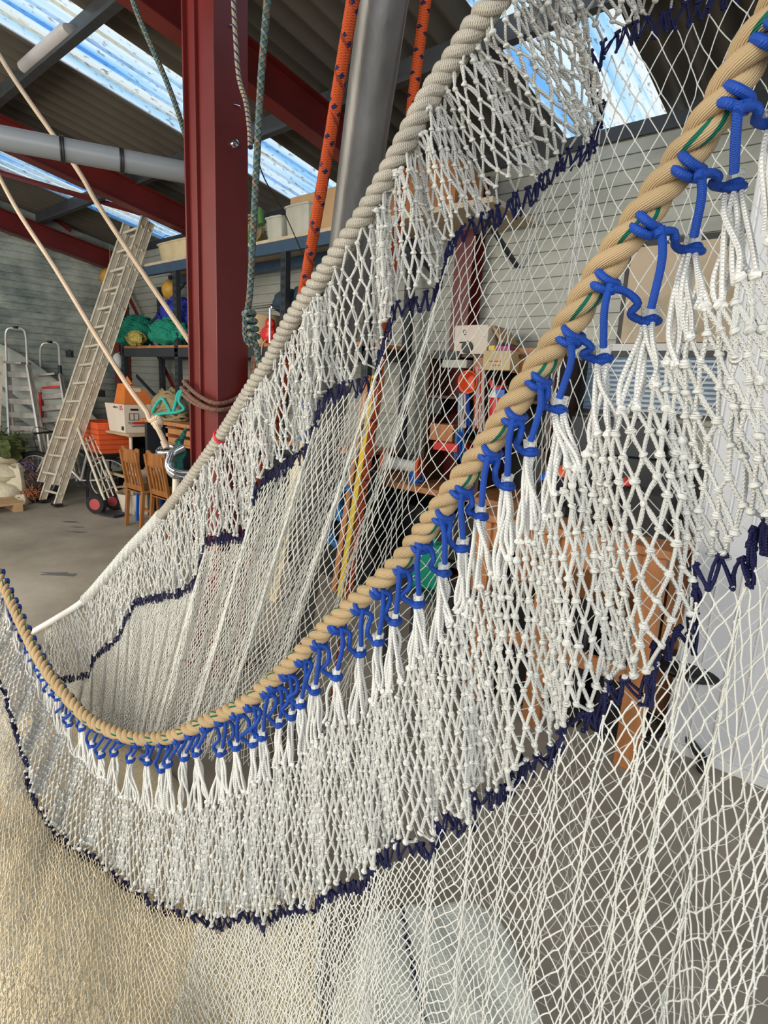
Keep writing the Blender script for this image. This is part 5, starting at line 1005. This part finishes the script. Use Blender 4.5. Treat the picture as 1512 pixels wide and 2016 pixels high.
for z in (1.35, 1.7, z1_): b = MB(); b.bx(x0_, x1_, YW+.02, 4.55, z-.012, z+.012); b.build('shelf', m_dkwood, shu)
b = MB(); b.bx(x0_, x1_, 4.55, 4.57, .95, z1_); b.build('back_panel', m_black, shu)
def boxat(px0, px1, py0, py1, y, depth, m, label, name='carton', z=None, cat='box', **k):
    a = on(px0, py1, 1, y); c = on(px1, py1, 1, y); zt_ = on((px0+px1)/2, py0, 1, y)[2]; zb_ = (a[2]+c[2])/2 if z is None else z
    b = MB(); b.bx(a[0], c[0], y, y+depth, zb_, zt_); return tag(b.build(name, m, bevel=.004), label, cat, **k)
w_ = boxat(893, 958, 640, 688, YW, .32, m_card, 'white carton with a printed logo on top of the shelf unit', z=2.053)
a = on(960, 642, 1, YW); b = MB(); b.box((a[0]+.05, YW+.2, a[2]-.06), (.02, .3, .16), ax=[(.8, .1, .6), (-.1, 1, 0), (-.6, 0, .8)]); o = b.build('open_flap', m_kraft); ORG[w_.name] = np.array(w_.location); o.parent = w_; o.location = np.array(o.location)-np.array(w_.location)
c = on(905, 668, 1, YW-.004); text('print', 'e', (c[0]+.04, YW-.002, c[2]+.06), (1, 0, 0), (0, 0, 1), .09, m_galv, w_); b = MB(); b.bx(c[0]+.0, c[0]+.07, YW-.003, YW-.001, c[2]-.03, c[2]-.02); b.build('print', m_ink, w_)
w2 = boxat(949, 1003, 690, 729, YW-.1, .2, mat('beige_carton', (.55, .42, .22), .8), 'beige carton with red print in the middle of the shelf unit', z=None)
ORG[w2.name] = np.array(w2.location); c = on(975, 712, 1, YW-.1); b = MB(); b.bx(c[0]-.05, c[0]+.05, YW-.103, YW-.101, c[2], c[2]+.006); b.bx(c[0]-.03, c[0]+.06, YW-.103, YW-.101, c[2]-.03, c[2]-.024); b.build('print', m_inkr, w2)
boxat(961, 973, 680, 690, YW-.06, .06, m_yelpl, 'small yellow lid on the beige carton', 'small_box'); boxat(976, 1001, 681, 690, YW-.06, .08, mat('magenta_plastic', (.35, .03, .2), .5), 'small magenta pack on the beige carton', 'small_box')
boxat(930, 950, 677, 732, YW+.03, .1, m_wood, 'upright brown box left of the beige carton', 'small_box'); boxat(1006, 1085, 684, 735, YW+.04, .25, m_wood, 'brown box right of the beige carton, behind the rope', 'small_box')
boxat(870, 918, 708, 724, YW, .3, m_frost, 'pale grey tool case lying on the shelf unit', 'tool_case', cat='case')
boxat(852, 905, 690, 707, YW, .25, m_black, 'black case stacked on the pale grey tool case', 'tool_case', cat='case')
c = on(921, 684, 1, YW); b = MB(); b.lathe([(.05, 0), (.05, .25), (.035, .25), (.035, .02)], (c[0], YW-.02, c[2]), (0, 1, 0), 20); tag(b.build('black_pipe', m_black), 'short black pipe end below the white carton', 'pipe')
c = on(921, 752, 1, YW-.12); t = thing('orange_funnel', c, 'round orange plastic bowl hanging mouth out on the shelf unit', 'bowl'); b = MB(); b.lathe([(.02, .10), (.06, .09), (.085, .0), (.092, -.005), (.08, .0), (.055, .075), (.02, .085)], c, (0, 1, 0), 28); b.build('bowl', m_orgpl, t)
def hang(px, py0, py1, n, ms, label, y=YW-.08, grp=None, spread=12, cat='rope'):
    b = MB(); g = np.random.default_rng(px)
    for k in range(n):
        x = px+g.uniform(-spread, spread); a = on(x*.8+px*.2, py0, 1, y); c = on(x, py1+g.uniform(-14, 8), 1, y); b.tube(spline([a, a*.6+c*.4+g.normal(0, .006, 3), a*.3+c*.7+g.normal(0, .008, 3), c], 14), .009, 6, mi=k % len(ms))
    return tag(b.build('rope_hank', ms), label, cat, grp)
hang(945, 722, 850, 9, [c_pinkw, c_pinkw, c_orange2], 'hank of pink and white rope hanging beside the fire extinguisher')
hang(914, 775, 850, 10, [c_blue, c_white, c_ltblue, c_pinkw], 'hank of blue, white and teal ropes hanging below the orange bowl')
hang(905, 845, 905, 8, [c_ltblue, c_blue], 'bundle of blue ropes hanging to the bench at the back', spread=9)
# extinguisher
c = on(982, 800, 1, YW-.15); t = thing('fire_extinguisher', c-np.array([0, 0, .22]), 'red fire extinguisher with blue-white label hanging on the shelf unit', 'fire extinguisher'); b = MB(); b.bx(c[0]-.09, c[0]+.09, YW-.09, YW+.025, c[2]-.03, c[2]+.02); b.build('bracket', m_black, t); z0 = on(982, 850, 1, YW-.15)[2]; z1 = on(982, 775, 1, YW-.15)[2]
b = MB(); b.lathe([(.06, z0), (.075, z0+.01), (.075, z1-.05), (.06, z1-.015), (.03, z1)], (c[0], YW-.15, 0), n=26); b.build('cylinder', m_redpl, t)
b = MB(); b.lathe([(.018, z1), (.018, z1+.05)], (c[0], YW-.15, 0), n=12); b.bx(c[0]-.05, c[0]+.07, YW-.165, YW-.135, z1+.04, z1+.06); b.build('valve', m_black, t); b = MB(); b.torus((c[0]-.02, YW-.17, z1+.09), (0, 1, .2), .055, .016, 18, 8, arc=3.3, a0=.0, xref=(1, 0, 0)); b.build('handle', m_redpl, t)
b = MB(); b.bx(c[0]-.02, c[0]+.085, YW-.235, YW-.228, z1-.03, z1+.03); b.build('label', m_bluepl, t); b = MB(); b.poly([(-.05, -.03), (.03, -.03), (-.01, .04)], (c[0]-.0, YW-.237, z1), (1, 0, 0), (0, 0, 1), -.002); b.build('label', m_white, t)
# spool
c = on(792, 915, 1, YW-.1); t = thing('cord_reel', c, 'reel with orange-red flanges and white cord on the bench', 'reel'); b = MB()
xa, xb = on(756, 915, 1, YW-.1)[0], on(826, 915, 1, YW-.1)[0]
for k, x in enumerate((xa, xb)): b = MB(); b.lathe([(.02, -.012), (.095, -.012), (.1, 0), (.095, .012), (.02, .012)], (x, c[1], c[2]), (1, .35, 0), 28); b.build('flange', m_orgpl, t)
b = MB(); b.lathe([(.05, 0), (.055, .05), (.05, xb-xa-.02)], (xa+.01, c[1], c[2]), (1, 0.0, 0), 20); b.torus((xa+.08, c[1], c[2]), (1, 0, .1), .05, .012); b.torus((xa+.16, c[1], c[2]), (1, 0, -.1), .05, .012); b.build('cord', c_whites, t)
c = on(822, 868, 1, YW-.1); c[2] = 1.0; t = thing('blue_mug', c, 'blue beaker on the bench left of the red tray', 'mug'); b = MB(); b.lathe([(.045, -.05), (.055, .05), (.05, .05), (.04, -.04)], c, n=20); b.build('cup', m_bluepl, t); b = MB(); b.torus(c+[.06, 0, 0], (0, 1, 0), .03, .007, 16, 6); b.build('handle', m_bluepl, t)
boxat(852, 900, 872, 888, YW-.1, .3, m_redpl, 'flat red tray on the bench', 'red_tray', cat='tray'); boxat(845, 890, 835, 868, YW+.0, .2, m_wood2, 'open brown wooden box above the red tray', 'wooden_box')
boxat(842, 868, 785, 815, YW, .15, m_black, 'black radio with a round dial on the bench shelf', 'radio', cat='radio')
# yellow planks, blue coils, green jug
t = thing('timber_planks', on(715, 900, 1, 3.8)*np.array([1, 1, 0]), 'orange-brown planks standing on end behind the fine mesh', 'planks')
for k, (px, w3) in enumerate(((702, 9), (716, 9), (730, 7))): a = on(px+22, 740, 1, 3.75+.03*k); c = on(px-4, 905, 1, 3.6); c = a+(c-a)*(a[2]-.005)/(a[2]-c[2]); b = MB(); b.beam(a, c, .055, .02, side=(1, 0, 0)); b.build('plank', m_wood2 if k != 1 else m_yelpl, t)
for (px, py, lb, s_) in ((690, 985, 'light blue rope coil hanging dark behind the grey pole', 1), (668, 1045, 'light blue rope coil low behind the fine mesh', 2)):
    c = on(px, py, 1, 3.57); b = MB(); b.tube([c+[0, -.02, .1], c+[0, .06, .1]], .01, 6); g = np.random.default_rng(s_)
    for k in range(9): b.torus(c+g.normal(0, .02, 3), (g.normal(0, .3), -1, g.normal(0, .2)), .12+.02*g.random(), .010, 26, 6)
    tag(b.build('rope_coil', c_ltblue), lb, 'rope coil')
a = on(600, 1000, 1, 3.5); b = MB(); b.bx(-4.75, -3.2, 3.62, 3.75, 0, 1.05); tag(b.build('dark_board', m_black), 'black board standing in front of the workbench behind the blue coils', 'board')
c = P(843, 1112, 3.25); t = thing('jerry_can', c*np.array([1, 1, 0]), 'green plastic can standing behind the beige rope', 'can'); m_jug = mat('green_plastic_can', (.0, .21, .13), .4); b = MB(); b.box(c, (.2, .14, .26), rz=.5); b.build('body', m_jug, t, bevel=.03, seg=4); b = MB(); b.torus(c+Z0*.14, (.4, 1, 0), .05, .015, 20, 8); b.build('handle', m_jug, t)
cj = c-Z0*.13; t = thing('side_stand', (cj[0], cj[1], 0), 'dark stand under the green can', 'stand'); b = MB(); b.bx(cj[0]-.25, cj[0]+.25, cj[1]-.15, cj[1]+.2, cj[2]-.03, cj[2]-.002); b.build('top', m_dark, t)
for sx in (-.2, .2):
    for sy in (-.1, .15): b = MB(); b.tube([(cj[0]+sx, cj[1]+sy, cj[2]-.03), (cj[0]+sx, cj[1]+sy, 0)], .015, 8); b.build('leg', m_dark, t)
# wooden table in front of the white panel
zt2 = P(1150, 1052, 2.95)[2]; t = thing('wooden_table', (-.95, 2.95, 0), 'orange-brown wooden table behind the coarse net, left of the white panel', 'table')
xL2, xR2 = -1.62, -.66
b = MB(); b.bx(xL2-.05, xR2+.04, 2.68, 3.35, zt2, zt2+.04); b.build('table_top', m_wood2, t, bevel=.005); b = MB(); b.bx(xL2, xR2, 2.72, 2.75, zt2-.14, zt2); b.build('apron', m_wood2, t); 
for x in (xL2+.03, -1.2, xR2-.04):
    b = MB(); b.bx(x-.05, x+.05, 2.70, 2.77, 0, zt2); b.build('leg', m_wood2, t, bevel=.005)
for x in (xL2+.03, xR2-.04): b = MB(); b.bx(x-.05, x+.05, 3.25, 3.32, 0, zt2); b.build('leg', m_wood2, t)
b = MB(); b.bx(xL2, xR2, 2.72, 2.75, .42, .50); b.build('stretcher', m_wood2, t)
b = MB(); b.bx(-1.55, -1.0, 2.85, 3.2, .0, .62); b.bx(-.95, -.75, 2.9, 3.2, 0, .5); tag(b.build('dark_crate', m_black, bevel=.02), 'black crates stored under the wooden table', 'crate')
b = MB(); b.ball((-1.05, 3.0, zt2+.16), (.2, .14, .13), n=20, lump=.2, seed=6); b.ball((-1.35, 3.05, zt2+.13), (.16, .12, .1), n=18, lump=.2, seed=7); b.bx(-.95, -.72, 2.9, 3.15, zt2+.04, zt2+.24); mc = tag(b.build('machine', m_black, bevel=.01), 'black engine parts standing on the wooden table', 'machine')
c = P(1190, 868, 3.1); b = MB(); b.lathe([(.012, 0), (.03, .01), (.03, .03), (.01, .045)], (-.92, 2.86, zt2+.27), n=14); ORG[mc.name] = np.array(mc.location); b.build('red_cap', m_redpl, mc)
for (px, py, m__, lb) in ((1083, 948, m_bluepl, 'blue ball float beside the beige rope'), (1108, 938, m_orgpl, 'orange ball float right of the blue one')):
    c = on(px, py, 1, 3.4); t = thing('ball_float', c, lb, 'float'); MB().ball(c, (.07, .07, .07), n=18).build('float', m__, t); MB().tube([c+Z0*.07, c+Z0*.28+np.array([0, .1, 0])], .005, 6).build('lanyard', c_coil, t)
# black swivel stool
c = on(1385, 1480, 2, 0)+np.array([-.12, -.02, 0]); t = thing('office_stool', c, 'black swivel stool base in front of the white panel', 'stool')
b = MB(); b.lathe([(.02, 0.06), (.025, .4)], c, n=12); b.build('post', m_black, t); b = MB(); b.ball(c+Z0*.44, (.17, .17, .05), n=20); b.build('seat', m_black, t)
for k in range(5): a = k*2*math.pi/5+.4; v = np.array([math.cos(a), math.sin(a), 0]); b = MB(); b.beam(c+Z0*.09, c+v*.24+Z0*.07, .03, .03); b.ball(c+v*.24+Z0*.03, (.03, .03, .03), n=10); b.build('leg', m_black, t)
# white insulated panel room
cp = thing('cold_room', (.5, 3.6, 0), 'tall white panelled cabinet at the right, seen through the front net', 'cabinet'); b = MB(); b.bx(-.62, 1.8, 3.05, 4.55, .0, 2.80); b.build('body', m_panel, cp, bevel=.01)
for k in range(24): x = -.60+k*.1; b = MB(); b.bx(x, x+.008, 3.042, 3.051, .05, 2.75); b.build('panel_rib', m_white, cp)
b = MB(); b.bx(-.63, 1.8, 3.035, 3.06, 0, .05); b.build('skirting', m_white, cp)
# plan board and window on the back wall
b1 = thing('plan_board', (-1.35, 4.6, 2.5), 'beige chart board with a black edge on the back wall above the window', 'board'); b = MB(); b.bx(-1.66, -.8, 4.59, 4.62, 2.17, 2.84); m_plan = mat('chart_paper', (.60, .47, .33), .7, col2=(.47, .40, .27), scale=3.5, thr=(.5, .62)); b.build('chart', m_plan, b1)
b = MB(); b.bx(-1.69, -.8, 4.585, 4.62, 2.84, 2.88); b.bx(-1.69, -1.66, 4.585, 4.62, 2.15, 2.88); b.build('frame', m_black, b1); b = MB(); b.bx(-1.76, -.8, 4.55, 4.62, 2.11, 2.16); b.build('ledge', m_white, b1)
wn = MB(); wn.bx(-1.90, -.85, 4.60, 4.63, 1.66, 2.10); m_glass = mat('dusk_glass', (.24, .34, .45), .15, var=.25, scale=3); struct(wn.build('window_5', m_glass))
b = MB()
for (xa, xb, za, zb2) in ((-1.93, -.85, 2.07, 2.11), (-1.93, -.85, 1.64, 1.67), (-1.93, -1.89, 1.64, 2.11)): b.bx(xa, xb, 4.57, 4.62, za, zb2)
struct(b.build('trim_17', m_black)); b = MB()
for k in range(11): z = 1.70+k*.036; b.box((-1.37, 4.575, z), (1.02, .022, .003), ax=[(1, 0, 0), (0, .8, .6), (0, -.6, .8)])
tag(b.build('window_blind', mat('blue_blind', (.25, .36, .50), .5)), 'blue-grey slatted blind in the back window', 'blind')
b = MB(); b.bx(-1.85, -1.2, 4.3, 4.55, 1.35, 1.62); tag(b.build('machine', m_dark, bevel=.01), 'dark machine below the back window', 'machine'); b = MB(); b.bx(-2.1, -1.0, 4.25, 4.6, .95, 1.35); tag(b.build('drawer_cabinet', m_dark, bevel=.008), 'dark cabinet under the back window', 'cabinet')
b = MB(); b.bx(-2.1, -1.0, 4.25, 4.6, 0, .945); tag(b.build('base_cabinet', m_wood), 'brown base cabinet under the back window', 'cabinet')
# lumber leaning: tall narrow red and cream things near the grey pole
a = on(597, 868, 1, 3.0); c = on(560, 1062, 1, 2.9); c = a+(c-a)*(a[2]-.005)/(a[2]-c[2]); b = MB(); b.beam(a, c, .11, .03, side=(1, 0, 0)); cb = tag(b.build('leaning_board', mat('cream_board', (.56, .46, .27), .6), bevel=.004), 'cream board leaning behind the rear net right of the red column', 'board'); ORG[cb.name] = np.array(cb.location)
b = MB(); b.beam(on(603, 790, 1, 3.05), a+[0, 0, .0], .06, .02, side=(1, 0, 0)); b.build('blue_end', m_bluepl, cb)['label'] = 'bright blue upper end'
for (px, py, w3, h3, lb) in ((140, 1028, .22, .03, 'small dried spill furthest back of the three together on the concrete floor'), (150, 1038, .16, .02, 'small dried spill in the middle of the three together on the concrete floor'), (150, 1048, .20, .03, 'small dried spill nearest of the three together on the concrete floor'), (118, 1131, .30, .05, 'largest dried spill on the concrete floor, close to the pale net rope')):
    c = on(px, py, 2, .0); ang = .7; g = np.random.default_rng(px+py); n = 18; pts = []
    for k in range(n): a = 2*math.pi*k/n; r_ = 1+g.normal(0, .22); x_, y_ = math.cos(a)*w3*r_*.5, math.sin(a)*h3*r_; pts.append((x_*math.cos(ang)-y_*math.sin(ang), x_*math.sin(ang)+y_*math.cos(ang)))
    b = MB(); b.poly(pts, (c[0], c[1], .0005), (1, 0, 0), (0, 1, 0), .0025); o = b.build('floor_patch', mat('dried_spill', (.13, .125, .12), .8), smooth=False)
    tag(o, lb, 'spill', 'dried spills on the floor')
print('OBJECTS', len(bpy.data.objects))
